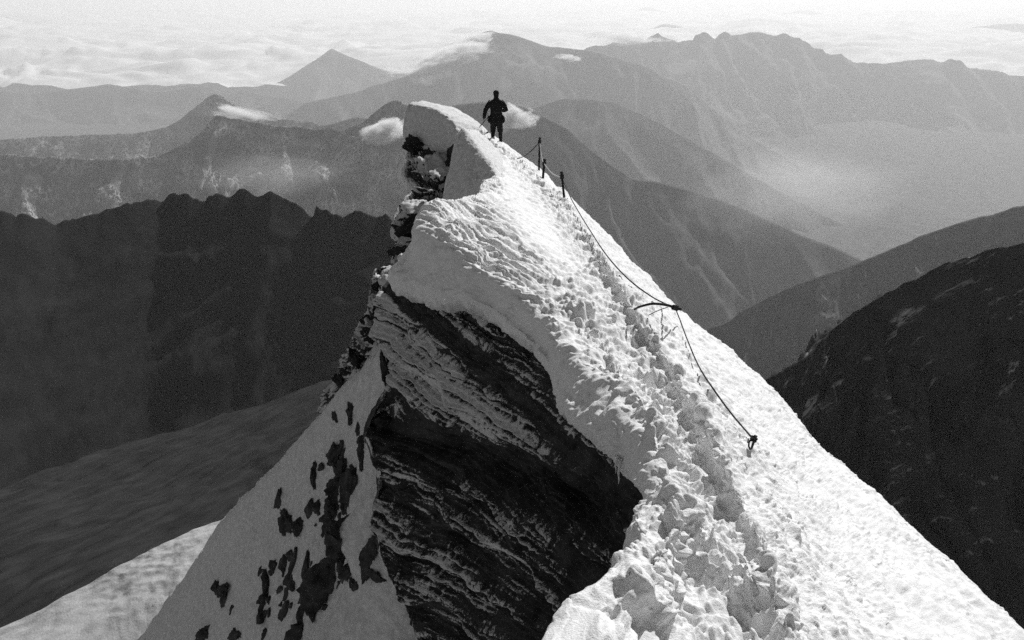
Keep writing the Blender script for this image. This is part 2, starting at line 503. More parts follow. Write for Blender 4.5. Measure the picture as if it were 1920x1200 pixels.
# plateau of the big cornice: long sastrugi that run down towards the right, lumpy near the track
axis1 = P(1000, 478, 11.6) - P(850, 402, 13.0); axis1 /= np.linalg.norm(axis1)
axis2 = np.cross(axis1, [0, 0, 1]); axis2 /= np.linalg.norm(axis2)
loc = np.stack([G @ axis1 * 0.65, G @ axis2 * 7.0, G[..., 2] * 1.5], -1) + warp * 4
sas = ridged(loc, 4, seed=41)
wl_ = smooth(4.85, 5.25, W + 0.15 * fbm(q * 1.2, 2, seed=46))
zlump = smooth(0.05, 0.4, fbm(q * 1.3, 3, seed=47) + 0.1)
caul = billow(np.stack([G @ axis1 * 2.6, G @ axis2 * 5.2, G[..., 2] * 3.0], -1) + warp * 7, 48)
caul2 = billow(np.stack([G @ axis1 * 6.0, G @ axis2 * 11.0, G[..., 2] * 7.0], -1) + warp * 12, 49)
disp += ztop * far * ((sas - 0.55) * 0.17 * (0.2 + 0.8 * wl_) + 0.008 * (n3 - 0.4) + 0.10 * fbm(q * 1.5, 2, seed=44)
                      + (1 - wl_) * (0.13 * (caul - 0.35) * (0.4 + 0.6 * zlump) + 0.05 * (caul2 - 0.35) + 0.35 * rough * zlump))
# between the crest and the far track the crust is broken into crumbs
# cornice face: soft hollows, hanging ice, fine frost
ice = fbm(np.stack([G[..., 0] * 7, G[..., 1] * 7, G[..., 2] * 1.2], -1) + warp * 8, 4, seed=51)
disp += zface * (0.10 * fbm(q * 1.6, 3, seed=52) + 0.035 * ice + 0.012 * fbm(q * 20, 2, seed=53) + 0.05 * smooth(6.9, 7.6, W) * (1 - smooth(8.0, 8.5, W)) * (ice))
# crumbs settle: round off the sharpest edges
keep = np.maximum(smooth(8, 12, S), 1 - smooth(1.4, 2.0, W))
for _ in range(1):
    dd = disp.copy()
    dd[1:-1, 1:-1] = 0.4 * disp[1:-1, 1:-1] + 0.15 * (disp[:-2, 1:-1] + disp[2:, 1:-1] + disp[1:-1, :-2] + disp[1:-1, 2:])
    disp = dd * (1 - keep) + disp * keep
disp = disp * lod
G = G + nr * disp[..., None]
# ragged lip: the edge wanders
edge = np.exp(-((W - 6.0) / 0.35) ** 2) * (0.10 * fbm(q * 2.2, 3, seed=61) + 0.03 * fbm(q * 9.0, 2, seed=62)) * lod
G[..., 0] += edge
G[..., 2] += edge * 0.5
RIDGE = G
ridge = grid_obj("snow_ridge", G, M_SNOW, kind="structure",
                 label="sunlit snow ridge with a trodden track and an overhanging cornice on its left")

RP = proj(RIDGE)
def on_ridge(u, v, zmin=0, zmax=99):
    d = (RP[..., 0] - u) ** 2 + (RP[..., 1] - v) ** 2 + np.where((RP[..., 2] < zmin) | (RP[..., 2] > zmax), 1e9, 0)
    d = d + RP[..., 2] * 2.0
    i = np.unravel_index(np.argmin(d), d.shape)
    return RIDGE[i].copy()

_zb = np.full((800, 1100), 1e9)
_iu = np.clip((RP[..., 0] / 2).astype(int), 0, 1099)
_iv = np.clip((RP[..., 1] / 2).astype(int), 0, 799)
np.minimum.at(_zb, (_iv.ravel(), _iu.ravel()), RP[..., 2].ravel())
def surf_depth(u, v, r=2):
    i, j = int(v / 2), int(u / 2)
    w = _zb[max(0, i - r):i + r + 1, max(0, j - r):j + r + 1]
    return float(w.min())

def patch(name, rows, rc, cc, fn, mat, flip=False, **kw):
    net = np.array([[P(*q) for q in r] for r in rows])
    g, rs, cs = loft(net, rc, cc)
    n = normals(g)
    # outward = towards the camera in the middle of the patch
    m = n[len(rs) // 2, len(cs) // 2]
    c = g[len(rs) // 2, len(cs) // 2]
    if np.dot(m, c) > 0: n = -n
    d, attrs = fn(g, rs, cs, n)
    g = g + n * d[..., None]
    return grid_obj(name, g, mat, flip=flip, attrs=attrs, **kw), g, n

def snow_fn(amp=1.0, streak=0.0):
    def fn(g, rs, cs, n):
        w = fbm(g * 2.0, 3, seed=71)[..., None] * 0.1
        q = g + w
        top = smooth(0.45, 0.7, n[..., 2] + 0 * cs[None, :])
        st_ = ridged(np.stack([g[..., 0] * 2, g[..., 1] * 2, g[..., 2] * 7], -1), 3, seed=77)
        d = top * (0.06 * (nuggets(q * 7.0, 78) - 0.4) * smooth(-0.1, 0.3, fbm(g * 1.5, 2, seed=79)) + 0.05 * (st_ - 0.5)) + 0.10 * fbm(q * 1.1, 3, seed=72) + 0.03 * fbm(q * 5, 3, seed=73) + 0.012 * fbm(q * 16, 3, seed=74)
        return d * amp, {}
    return fn

# second cornice block behind the front one, and the high block by the climber
blkB, gB, nB = patch("cornice_block", [
 [(985,352,22.5),(965,320,23.0),(935,285,23.6),(915,262,24.2),(905,250,25.0)],
 [(952,345,20.2),(932,310,20.8),(907,276,21.6),(888,253,22.4),(878,244,23.4)],
 [(936,336,19.2),(916,302,19.9),(892,268,20.8),(871,243,21.8),(866,240,22.8)],
 [(915,360,19.4),(893,325,19.9),(874,288,20.7),(863,250,21.8),(863,246,22.8)],
 [(882,382,19.8),(862,345,20.2),(853,308,20.9),(853,264,21.9),(856,256,22.9)],
 [(826,392,20.6),(832,364,20.9),(842,314,21.5),(856,262,22.3),(857,262,23.2)],
 [(832,400,21.4),(846,372,21.8),(856,322,22.4),(866,272,23.4),(868,272,24.6)],
 [(880,410,23.5),(890,385,24.0),(898,335,25.0),(900,290,26.0),(902,285,27.0)]],
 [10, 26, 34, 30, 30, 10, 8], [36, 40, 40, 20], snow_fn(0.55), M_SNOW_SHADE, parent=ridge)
blkC, gC, nC = patch("cornice_block", [
 [(815,262,33.0),(850,262,32.2),(885,268,31.2),(905,280,30.4),(915,285,29.6)],
 [(800,197,31.6),(852,209,30.8),(888,228,29.8),(904,240,28.8),(916,252,27.8)],
 [(788,190,30.0),(843,202,29.2),(880,222,28.2),(899,236,27.2),(912,248,26.2)],
 [(768,194,28.4),(814,203,27.5),(848,226,26.6),(864,246,26.2),(885,262,25.8)],
 [(757,224,28.5),(803,238,27.6),(839,251,26.7),(862,262,25.9),(880,272,25.2)],
 [(757,256,29.0),(790,284,28.1),(830,286,27.3),(858,284,26.4),(876,288,25.6)],
 [(775,266,29.6),(805,290,28.8),(835,292,28.0),(862,292,27.2),(880,296,26.6)],
 [(800,270,31.5),(825,288,30.8),(850,292,30.0),(872,296,29.0),(890,300,28.0)]],
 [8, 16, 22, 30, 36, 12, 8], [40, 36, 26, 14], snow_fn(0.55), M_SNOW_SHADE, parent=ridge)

# ------------------------------------------------------------------ the rime-covered rock wall under the cornice
B_DIR = P(1000, 838, 11.9) - P(716, 650, 14.8)        # beds run down towards the right
B_DIR /= np.linalg.norm(B_DIR)
B_IN = np.array([0.75, 0.62, 0.18])                   # and dip gently into the mountain
BEDN = np.cross(B_DIR, B_IN); BEDN /= np.linalg.norm(BEDN)
if BEDN[2] > 0: BEDN = -BEDN                          # counts downwards
def strata_fn(scale=1.0, bare=0.0, wall=False):
    def fn(g, rs, cs, n):
        R, C = g.shape[:2]
        w = fbm(g * 0.55, 3, seed=81)
        w2 = fbm(g * np.array([2.4, 2.4, 2.4]), 3, seed=82)
        bed = g @ BEDN * scale + 0.13 * w + 0.03 * w2
        d = np.zeros((R, C))
        saws = []
        for f_, a_, sd in ((0.62, 0.42, 1), (1.75, 0.20, 2), (4.6, 0.085, 3), (11.5, 0.045, 4)):
            ph = bed * f_ + 0.28 * fbm(g * (0.5 * f_ + 0.3), 2, seed=90 + sd)
            lay = np.floor(ph)
            fr = ph - lay
            am = 0.35 + 0.65 * np.modf(np.abs(np.sin(lay * 12.9898 + sd) * 43758.5453))[0]
            # a bed stands proud at its lower edge, then breaks back in an overhang
            saw = np.where(fr < 0.86, fr / 0.86, (1 - fr) / 0.14)
            d += a_ * am * (saw - 0.5)
            saws.append((fr, am))
        d += 0.05 * fbm(g * 3.0, 4, seed=84) + 0.02 * fbm(g * 13, 3, seed=85)
        # rime feathers hang on the beds with a ragged upper edge, thickest high on the left, scarce in the deep hollow
        hair = fbm(np.stack([g[..., 0] * 13, g[..., 1] * 13, g[..., 2] * 2.0], -1) + w2[..., None] * 0.8, 3, seed=86)
        patchy = fbm(g * 1.1, 3, seed=87)
        if wall:
            pr = proj(g)
            u, v = pr[..., 0], pr[..., 1]
            t = (v - 525) - 0.86 * (u - 735)          # how far below the foot of the cornice
            thr = 0.12 + 0.36 * smooth(820, 1120, u) + 0.24 * smooth(120, 420, t) + 0.15 * smooth(900, 1150, v)
            thr = thr - 0.30 * smooth(110, 30, np.abs(t - 100)) * (1 - smooth(900, 1050, u))
            thr = thr - 0.16 * smooth(90, 20, np.abs(v - 1010 - 0.62 * (u - 720))) * (1 - smooth(900, 1000, u))
            hol = np.exp(-(((v - 800 - 0.36 * (u - 700)) / 42) ** 2)) * smooth(675, 700, u) * (1 - smooth(1050, 1180, u))
            thr = thr + 0.9 * hol + 0.8 * smooth(30, 8, np.abs(t - 12)) + 0.2 * smooth(1060, 1200, u)
            d = d - 0.50 * hol
        else:
            thr = 0.12 + bare
        thr = thr - 0.42 * patchy
        c2 = saws[1][0] - (thr + 0.38 * hair + 0.05)
        c3 = saws[2][0] - (thr * 0.9 + 0.55 * hair + 0.22)
        c4 = saws[3][0] - (thr * 0.8 + 0.5 * hair + 0.05)
        cov = np.minimum(c2, np.maximum(c3, c4 - 0.25))
        cov = np.where((saws[1][0] < 0.93) & (saws[2][0] < 0.92), cov, -0.6)
        along = fbm(np.stack([g @ B_DIR * 0.9, g @ BEDN * 5.0, 0 * w], -1), 3, seed=95)
        thin = 0.30 - np.abs(saws[3][0] - 0.68) * 2.2 + 0.8 * along - 0.35 * np.abs(hair) - 0.30 * np.maximum(thr, 0)
        thin2 = 0.26 - np.abs(saws[2][0] - 0.72) * 3.2 + 0.9 * along + 0.2 * hair - 0.25 * np.maximum(thr, 0)
        brk = fbm(g * 0.9, 3, seed=96)
        thin, thin2 = thin + 0.5 * brk - 0.1, thin2 + 0.5 * brk - 0.1
        if wall: thin, thin2 = thin - 0.45 * smooth(980, 1180, u), thin2 - 0.45 * smooth(980, 1180, u)
        cov = np.maximum(cov, np.maximum(thin, thin2))
        if wall: cov = cov - 0.9 * smooth(30, 8, np.abs(t - 12)) - 0.5 * hol
        cov = np.clip(cov, -0.6, 0.7)
        rime = smooth(0.0, 0.14, cov)
        d = d + 0.03 * rime + 0.03 * rime * np.maximum(hair, 0)
        return d, {"rime": cov}
    return fn

wall, gW, nW = patch("rock_wall", [
 [(790,500,18.5),(850,520,18.0),(900,545,17.0),(980,600,15.5),(1060,650,14.5),(1110,760,13.5),(1190,830,12.5),(1260,900,11.5),(1330,1000,10.5)],
 [(728,528,15.4),(790,556,14.6),(870,566,13.8),(955,618,12.8),(1038,672,11.9),(1072,765,11.2),(1140,830,10.5),(1205,900,9.9),(1290,1000,9.0)],
 [(708,585,15.0),(775,625,14.3),(850,655,13.4),(930,705,12.6),(1002,760,11.9),(1050,830,11.4),(1115,890,10.8),(1180,960,10.2),(1290,1060,9.2)],
 [(716,650,14.8),(780,690,14.0),(855,735,13.2),(928,785,12.5),(992,835,11.9),(1045,890,11.5),(1105,950,10.9),(1170,1020,10.3),(1290,1120,9.4)],
 [(722,720,14.7),(785,755,13.9),(858,800,13.1),(925,850,12.5),(985,900,11.9),(1035,950,11.5),(1090,1005,11.0),(1155,1075,10.4),(1290,1180,9.6)],
 [(684,805,14.3),(765,835,13.8),(850,880,13.1),(920,925,12.5),(978,965,12.0),(1028,1010,11.6),(1080,1060,11.1),(1145,1125,10.5),(1280,1240,9.8)],
 [(710,890,14.2),(780,920,13.7),(855,955,13.0),(918,995,12.5),(972,1030,12.1),(1020,1075,11.7),(1072,1120,11.2),(1135,1180,10.7),(1270,1290,10.0)],
 [(698,965,13.9),(775,1000,13.4),(850,1030,12.9),(915,1065,12.5),(968,1095,12.1),(1015,1135,11.7),(1065,1180,11.3),(1125,1235,10.8),(1260,1340,10.1)],
 [(718,1045,13.6),(785,1075,13.2),(855,1100,12.8),(915,1130,12.4),(965,1160,12.1),(1010,1195,11.8),(1060,1235,11.4),(1120,1290,10.9),(1250,1390,10.2)],
 [(762,1130,13.3),(815,1150,13.0),(870,1170,12.7),(920,1200,12.4),(968,1230,12.1),(1010,1260,11.8),(1060,1300,11.4),(1120,1350,11.0),(1250,1450,10.4)],
 [(788,1215,13.0),(835,1230,12.8),(880,1250,12.5),(930,1275,12.3),(975,1305,12.0),(1020,1335,11.7),(1070,1370,11.4),(1130,1420,11.0),(1260,1520,10.5)],
 [(860,1500,12.4),(900,1510,12.2),(940,1520,12.0),(980,1540,11.8),(1020,1560,11.6),(1060,1590,11.4),(1110,1620,11.1),(1170,1660,10.8),(1300,1760,10.3)]],
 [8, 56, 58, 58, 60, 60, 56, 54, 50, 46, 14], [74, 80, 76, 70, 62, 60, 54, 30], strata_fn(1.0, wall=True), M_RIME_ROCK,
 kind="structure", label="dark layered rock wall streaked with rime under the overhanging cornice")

# the wall turns the corner at its left edge
def wrap_fn(g, rs, cs, n):
    d = 0.08 * fbm(g * 2.5, 4, seed=88) + 0.03 * fbm(g * 10, 3, seed=89)
    return d, {"rime": fbm(g * 3.0, 4, seed=92) - 0.15}
edgeL = [(728,528,15.4),(708,585,15.0),(716,650,14.8),(722,720,14.7),(684,805,14.3),(710,890,14.2),(698,965,13.9),(718,1045,13.6),(762,1130,13.3),(788,1215,13.0),(860,1500,12.4)]
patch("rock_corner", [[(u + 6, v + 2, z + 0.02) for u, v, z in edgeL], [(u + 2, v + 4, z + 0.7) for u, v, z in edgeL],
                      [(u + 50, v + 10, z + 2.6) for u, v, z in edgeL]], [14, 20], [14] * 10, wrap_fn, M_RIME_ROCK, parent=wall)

# rock rib that carries the far blocks, seen as the broken left outline of the ridge
sil = [(766,262,28.8),(768,295,28.0),(764,318,27.2),(786,358,25.4),(758,386,23.6),(742,428,22.0),(748,456,21.0),(736,482,20.0),(744,506,19.0),(714,516,18.4),(698,560,18.0),(692,602,18.0),(670,642,18.6),(648,690,19.6),(630,722,20.2),(600,775,21.0)]
rib, gR, nR = patch("rock_rib", [
 [(u + 60, v + 6, z + 5) for u, v, z in sil], [(u + 10, v + 2, z + 1.6) for u, v, z in sil], [(u, v, z) for u, v, z in sil],
 [(u + 28, v + 6, z - 0.7) for u, v, z in sil], [(u + 64, v + 10, z - 0.9) for u, v, z in sil], [(u + 130, v + 20, z + 0.4) for u, v, z in sil]],
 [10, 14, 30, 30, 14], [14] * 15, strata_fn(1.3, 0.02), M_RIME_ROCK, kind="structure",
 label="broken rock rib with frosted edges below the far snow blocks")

# ------------------------------------------------------------------ shaded snow slope on the left, with rocks
slope, gS, nS = patch("snow_slope", [
 [(760,600,21.0),(650,740,23.5),(560,850,26.5),(460,960,29.5),(400,1050,32.0),(270,1230,36.0),(60,1520,42.0)],
 [(722,640,17.4),(610,770,20.3),(520,872,22.8),(428,962,25.4),(360,1060,27.6),(230,1240,31.0),(20,1530,36.0)],
 [(735,680,16.9),(640,800,19.4),(555,905,21.6),(470,1000,23.6),(405,1090,25.4),(290,1260,28.0),(90,1540,32.0)],
 [(745,760,16.4),(665,870,18.3),(590,975,19.9),(520,1070,21.4),(460,1160,22.6),(360,1310,24.6),(190,1570,27.0)],
 [(750,880,15.8),(690,975,17.0),(630,1070,18.1),(575,1160,19.0),(520,1240,19.8),(440,1380,21.0),(300,1600,22.5)],
 [(770,1010,15.2),(720,1100,15.9),(680,1190,16.6),(640,1270,17.1),(600,1340,17.5),(530,1460,18.2),(420,1650,19.0)],
 [(820,1180,14.4),(790,1250,14.8),(760,1320,15.1),(730,1390,15.4),(700,1450,15.6),(650,1560,15.9),(560,1720,16.3)],
 [(880,1450,13.4),(860,1500,13.6),(840,1560,13.8),(820,1620,13.9),(800,1680,14.0),(760,1780,14.2),(690,1900,14.4)]],
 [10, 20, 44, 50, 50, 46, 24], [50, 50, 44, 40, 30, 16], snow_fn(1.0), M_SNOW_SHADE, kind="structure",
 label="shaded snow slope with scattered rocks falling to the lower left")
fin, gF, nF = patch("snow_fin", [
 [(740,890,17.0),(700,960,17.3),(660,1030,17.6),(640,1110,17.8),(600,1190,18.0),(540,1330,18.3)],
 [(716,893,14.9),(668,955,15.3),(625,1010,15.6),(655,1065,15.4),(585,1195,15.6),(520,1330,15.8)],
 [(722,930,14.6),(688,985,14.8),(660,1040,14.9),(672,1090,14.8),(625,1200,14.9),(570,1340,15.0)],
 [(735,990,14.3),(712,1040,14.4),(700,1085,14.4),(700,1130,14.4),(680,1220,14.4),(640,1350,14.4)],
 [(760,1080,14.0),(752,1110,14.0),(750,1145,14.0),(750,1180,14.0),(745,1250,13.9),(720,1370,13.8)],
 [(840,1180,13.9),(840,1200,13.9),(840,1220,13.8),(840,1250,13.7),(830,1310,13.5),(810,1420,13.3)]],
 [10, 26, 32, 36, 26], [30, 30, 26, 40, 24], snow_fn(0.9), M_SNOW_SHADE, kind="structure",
 label="narrow pale snow fin against the left foot of the rock wall")

# ------------------------------------------------------------------ rocks that stick out of the snow
rng = np.random.default_rng(4)
def ico(sub):
    bm = bmesh.new()
    bmesh.ops.create_icosphere(bm, subdivisions=sub, radius=1.0)
    v = np.array([x.co[:] for x in bm.verts])
    f = np.array([[l.index for l in x.verts] for x in bm.faces])
    bm.free()
    return v, f
ICO4, ICO3 = ico(4), ico(3)

def rock_piece(pos, right, up, out, rx, ry, rz, seed, mat, parent, name="rock", ic=ICO4, ang=0.0):
    v, f = ic
    r = v.copy()
    # angular: cut by random planes, then roughen with beds
    rg = np.random.default_rng(seed)
    for _ in range(11):
        nrm = rg.normal(size=3); nrm /= np.linalg.norm(nrm)
        dd = rg.uniform(0.42, 0.8)
        h = r @ nrm - dd
        r = r - np.where(h > 0, h * 0.92, 0)[:, None] * nrm
    so = rg.uniform(-50, 50, 3)
    r = r * (1 + 0.55 * fbm(v * 1.5 + so, 3, seed=seed % 97) + 0.25 * fbm(v * 4.5 + so, 3, seed=seed % 89))[:, None]
    ca, sa = math.cos(ang), math.sin(ang)
    R2 = right * ca + up * sa
    U2 = -right * sa + up * ca
    w = pos + r[:, :1] * R2 * rx + r[:, 1:2] * U2 * ry + r[:, 2:3] * out * rz
    me = mesh_from(w, f, name)
    o = link(name, me, mat, parent=parent)
    return o

def frame_at(g, n, u, v):
    pr = proj(g)
    i = np.unravel_index(np.argmin((pr[..., 0] - u) ** 2 + (pr[..., 1] - v) ** 2), pr.shape[:2])
    return g[i], n[i], pr[i][2]

CR = np.array([1.0, 0, 0]); CU = np.array([0, SP, CP])
def embed(g, n, u, v, w, h, ang, seed, parent, mat=M_BOULDER, thick=0.45):
    p, nn, z = frame_at(g, n, u, v)
    right = CR - nn * np.dot(CR, nn); right /= np.linalg.norm(right)
    up = CU - nn * np.dot(CU, nn); up /= np.linalg.norm(up)
    sx = w / 2 * z / F
    sy = h / 2 * z / F / max(0.45, abs(np.dot(up, CU)))
    rock_piece(p - nn * thick * min(sx, sy) * 0.25, right, up, nn, sx * 1.75, sy * 1.75, min(sx, sy) * thick * 3.4, seed, mat, parent, ic=ICO3 if max(w, h) < 30 else ICO4, ang=math.radians(ang))

SLOPE_ROCKS = [ # u, v, width, height, turn
 (524,935,16,28,20),(540,972,58,26,-38),(560,985,34,20,-20),(588,888,14,50,32),(584,950,22,22,30),(628,850,34,26,-20),(622,862,14,16,0),
 (660,775,18,34,-12),(672,800,12,20,20),(680,842,16,46,20),(644,880,20,34,40),(632,915,36,46,20),(655,915,26,50,10),(628,950,40,34,-10),
 (648,935,24,40,0),(620,975,26,24,20),(612,990,18,22,10),(596,955,16,22,30),
 (606,1085,62,56,20),(575,1060,14,46,10),(552,1055,16,36,-5),(533,1058,20,24,20),(513,1064,12,18,20),(500,1095,18,50,38),
 (416,1108,46,18,-12),(405,1100,20,14,-30),(494,1130,16,26,0),(505,1124,12,14,0),(534,1145,20,24,30),(566,1150,14,34,10),(560,1188,40,30,0),(590,1130,40,50,10),
 (385,1188,40,18,10),(440,1190,46,14,0),(690,800,12,30,0)]
for k, (u, v, w, h, a) in enumerate(SLOPE_ROCKS):
    embed(gS, nS, u, v, w, h, a, 100 + k, slope)
for k in range(60):
    cu, cv, du, dv = ((635, 930, 34, 60), (590, 1090, 40, 60), (535, 1080, 60, 50), (650, 860, 40, 50), (470, 1150, 60, 40))[k % 5]
    u_, v_ = rng.normal(cu, du * 0.6), rng.normal(cv, dv * 0.6)
    sz = 5 + 9 * rng.random() ** 2
    embed(gS, nS, u_, v_, sz * rng.uniform(0.8, 1.6), sz * rng.uniform(0.8, 1.8), rng.uniform(-40, 40), 500 + k, slope)
FIN_ROCKS = [(622,1015,50,44,30),(640,1040,36,40,20),(650,1075,40,22,-25),(662,1095,26,14,-30),(700,1025,26,34,20),(688,1055,20,40,15),(700,1078,36,16,-25),(640,985,22,30,-40)]
for k, (u, v, w, h, a) in enumerate(FIN_ROCKS):
    embed(gF, nF, u, v, w, h, a, 200 + k, fin)
# boulders along the broken left outline and under the far blocks: u, v, depth, width, height, turn, rimed
RIB_ROCKS = [(779,279,28.0,46,34,-25,0),(770,268,28.6,26,22,0,0),(852,300,25.6,30,50,15,0),(815,318,26.4,92,54,-35,1),(800,335,26.0,70,46,-35,1),(835,345,25.2,56,60,-40,1),
 (800,365,24.6,50,36,-20,1),(772,402,22.4,60,38,15,1),(764,432,21.4,54,30,-10,0),(772,415,21.8,40,24,20,0),(766,458,20.6,46,26,0,1),(762,476,20.0,56,30,5,0),(760,496,19.2,34,30,-15,1),
 (724,512,18.4,34,26,0,0),(708,530,17.8,26,36,-20,1),(703,580,17.4,24,40,10,1),(698,620,17.6,44,36,30,1),(688,600,17.8,20,20,0,0),(680,648,18.0,30,36,35,1),
 (664,672,18.6,28,40,35,0),(650,692,19.2,24,36,40,1),(636,714,19.8,20,28,40,0),(714,600,15.4,16,40,10,0),(722,690,15.0,16,60,5,0),(714,790,14.6,50,30,0,0)]
for k, (u, v, z, w, h, a, rm) in enumerate(RIB_ROCKS):
    p = P(u, v, z)
    out = -p / np.linalg.norm(p)
    sx, sy = w / 2 * z / F * 1.2, h / 2 * z / F * 1.2
    rock_piece(p, CR, CU, out, sx, sy, (sx + sy) * 0.5, 300 + k, M_BOULDER_RIME if rm else M_BOULDER_BARE, rib, ang=math.radians(a))

# ------------------------------------------------------------------ far country
def mountain(name, crest, mat, near_run=1.0, slope=0.62, depth=1500, spur=0.22, jag=0.02, label=None, seed=0, nu=300, nt=80, far_slope=0.8, feat=None, rib=0.42, lean=0.0):
    pts = np.array([P(*q) for q in crest])
    # even out by horizontal length
    seg = np.concatenate([[0], np.cumsum(np.linalg.norm(np.diff(pts, axis=0), axis=1))])
    s = np.linspace(0, seg[-1], nu)
    idx = np.interp(s, seg, np.arange(len(seg)))
    c = np.stack([np.interp(s, seg, pts[:, k]) for k in range(3)], -1) * 0.5 + pchip(pts, idx) * 0.5
    L = feat or depth * 0.5
    D = np.median(np.linalg.norm(pts, axis=1))
    jn = fbm(np.stack([s / L * 9, 0 * s, 0 * s + seed], -1), 4, seed=seed) * jag * D * 0.02 * (0.35 + 1.1 * smooth(-0.3, 0.4, noise(np.stack([s / L * 2.5, 0 * s + 4, 0 * s + seed], -1), seed + 2)))
    t = np.concatenate([-np.linspace(1, 0, 14)[:-1] ** 1.3, np.linspace(0, 1, nt) ** 1.25])
    run_near = depth / slope
    r = np.where(t < 0, -t * depth / far_slope, t * run_near)
    g = np.zeros((nu, len(t), 3))
    dirn = np.stack([-c[:, 0] * 0.35, -c[:, 1], 0 * c[:, 0]], -1)
    dirn /= np.linalg.norm(dirn, axis=1, keepdims=True)
    sg = np.where(t < 0, -1.0, 1.0)
    g = c[:, None, :] + dirn[:, None, :] * (r * sg)[None, :, None]
    prof = np.where(t < 0, r * far_slope, depth * (1 - (1 - np.clip(t, 0, 1)) ** 1.25) * 0.95)
    g[..., 2] = c[:, None, 2] - prof[None, :] + jn[:, None] * np.exp(-np.abs(t) / 0.03)[None, :]
    # columns forget the shape of the crest as they come down
    sm = c[:, 2].copy()
    for _ in range(400): sm[1:-1] = 0.25 * sm[:-2] + 0.5 * sm[1:-1] + 0.25 * sm[2:]
    g[..., 2] += ((sm - c[:, 2])[:, None]) * smooth(0.0, 0.30, np.abs(t))[None, :]
    rr_ = (r * sg)[None, :] / L
    ss = (s / L)[:, None] + 0 * rr_
    q = np.stack([ss + lean * rr_, rr_ * rib + 0 * ss, 0 * ss + seed * 3.3], -1)
    wq = np.stack([fbm(q * np.array([1.0, 2.0, 1]), 3, seed=seed + 5), fbm(q * 1.4, 2, seed=seed + 6), 0 * ss], -1)
    q = q + wq * np.array([0.35, 0.2, 0])
    rd = ridged(q * 2.2, 5, seed=seed + 9) - 0.72
    fade = smooth(0, 0.16, np.abs(t))[None, :]
    g[..., 2] += rd * spur * depth * fade * 1.6
    fine = ridged(q * 9, 4, seed=seed + 19) - 0.7
    g[..., 2] += fine * spur * depth * 0.22 * smooth(0, 0.05, np.abs(t))[None, :]
    return grid_obj(name, g, mat, kind="structure", label=label)

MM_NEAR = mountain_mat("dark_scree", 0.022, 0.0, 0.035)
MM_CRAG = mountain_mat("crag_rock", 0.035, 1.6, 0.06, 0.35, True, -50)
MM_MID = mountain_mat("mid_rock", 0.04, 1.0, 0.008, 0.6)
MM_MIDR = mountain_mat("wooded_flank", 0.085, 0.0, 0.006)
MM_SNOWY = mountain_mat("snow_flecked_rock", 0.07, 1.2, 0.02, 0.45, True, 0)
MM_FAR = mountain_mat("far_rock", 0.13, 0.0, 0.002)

mountain("mountain", [(-420,470,540),(-200,440,600),(0,400,648),(120,415,690),(230,385,720),(300,372,744),(345,362,750),(360,368,750),(383,379,753),(394,366,753),(415,367,756),(440,362,759),
  (452,358,761),(460,355,762),(470,362,762),(480,367,762),(492,365,762),(506,357,762),(520,366,765),(540,377,768),(562,390,771),(586,405,774),(592,386,771),(604,394,771),(625,400,768),(645,404,768),
  (665,399,768),(680,398,768),(710,406,771),(745,414,774),(850,440,780),(1000,520,780),(1200,640,780),(1400,800,780)],
  MM_NEAR, slope=0.8, depth=255, spur=0.03, jag=0.6, seed=1, feat=130, rib=0.9, lean=0.9,
  label="dark jagged near ridge filling the left of the view below the haze")
mountain("mountain", [(-300,330,4300),(0,290,4600),(200,300,4700),(300,290,4750),(360,262,4800),(380,245,4820),(396,226,4850),(406,217,4850),(420,220,4850),(450,224,4850),(480,230,4850),(520,236,4850),(560,238,4830),(600,242,4800),(640,244,4780),
  (662,238,4760),(690,222,4750),(706,208,4740),(722,196,4730),(742,188,4720),(760,193,4720),(800,215,4720),(860,260,4700),(950,330,4700)],
  MM_MID, slope=0.72, depth=1500, spur=0.24, jag=0.2, seed=2, feat=1300, lean=0.3,
  label="mid-distance rocky mountain veined with snow behind the dark ridge")
mountain("mountain", [(-700,330,6750),(-400,300,6875),(-100,268,7000),(100,255,7250),(250,250,7500),(320,235,7625),(352,212,7688),(372,196,7750),(390,182,7750),(404,177,7750),(416,180,7750),(432,191,7750),(446,201,7750),(480,210,7688),(520,222,7625),(560,226,7562),(590,230,7562),(604,238,7500),(640,250,7500),(700,262,7500)],
  MM_MID, slope=0.6, depth=1400, spur=0.2, jag=0.1, seed=3, feat=1500,
  label="small dome-topped peak at the left edge above a band of mist")
mountain("mountain", [(600,236,6600),(625,232,6600),(650,224,6600),(672,220,6600),(690,222,6600),(720,232,6600),(760,250,6600),(820,280,6500)],
  MM_MIDR, slope=0.6, depth=1200, spur=0.15, jag=0.06, seed=13, feat=1500, nu=160, nt=60,
  label="low rounded hill behind the mid-distance mountain on the left")
mountain("mountain", [(700,260,5400),(790,225,5400),(850,198,5400),(880,194,5380),(905,191,5350),(940,191,5300),(962,194,5280),(985,203,5240),(1005,210,5200),(1022,219,5150),(1045,230,5100),(1066,243,5050),(1085,260,5000),(1105,277,4950),(1125,292,4900),(1145,308,4850),(1168,322,4800),
  (1186,334,4780),(1220,339,4700),(1258,347,4650),(1300,358,4600),(1350,374,4550),(1400,394,4500),(1450,416,4450),(1500,440,4400),(1560,462,4350),(1650,500,4300),(1800,560,4200),(2000,640,4100)],
  MM_MIDR, slope=0.55, depth=2150, spur=0.14, jag=0.12, seed=4, feat=2200,
  label="long dark flank descending to the right behind the climber and posts")
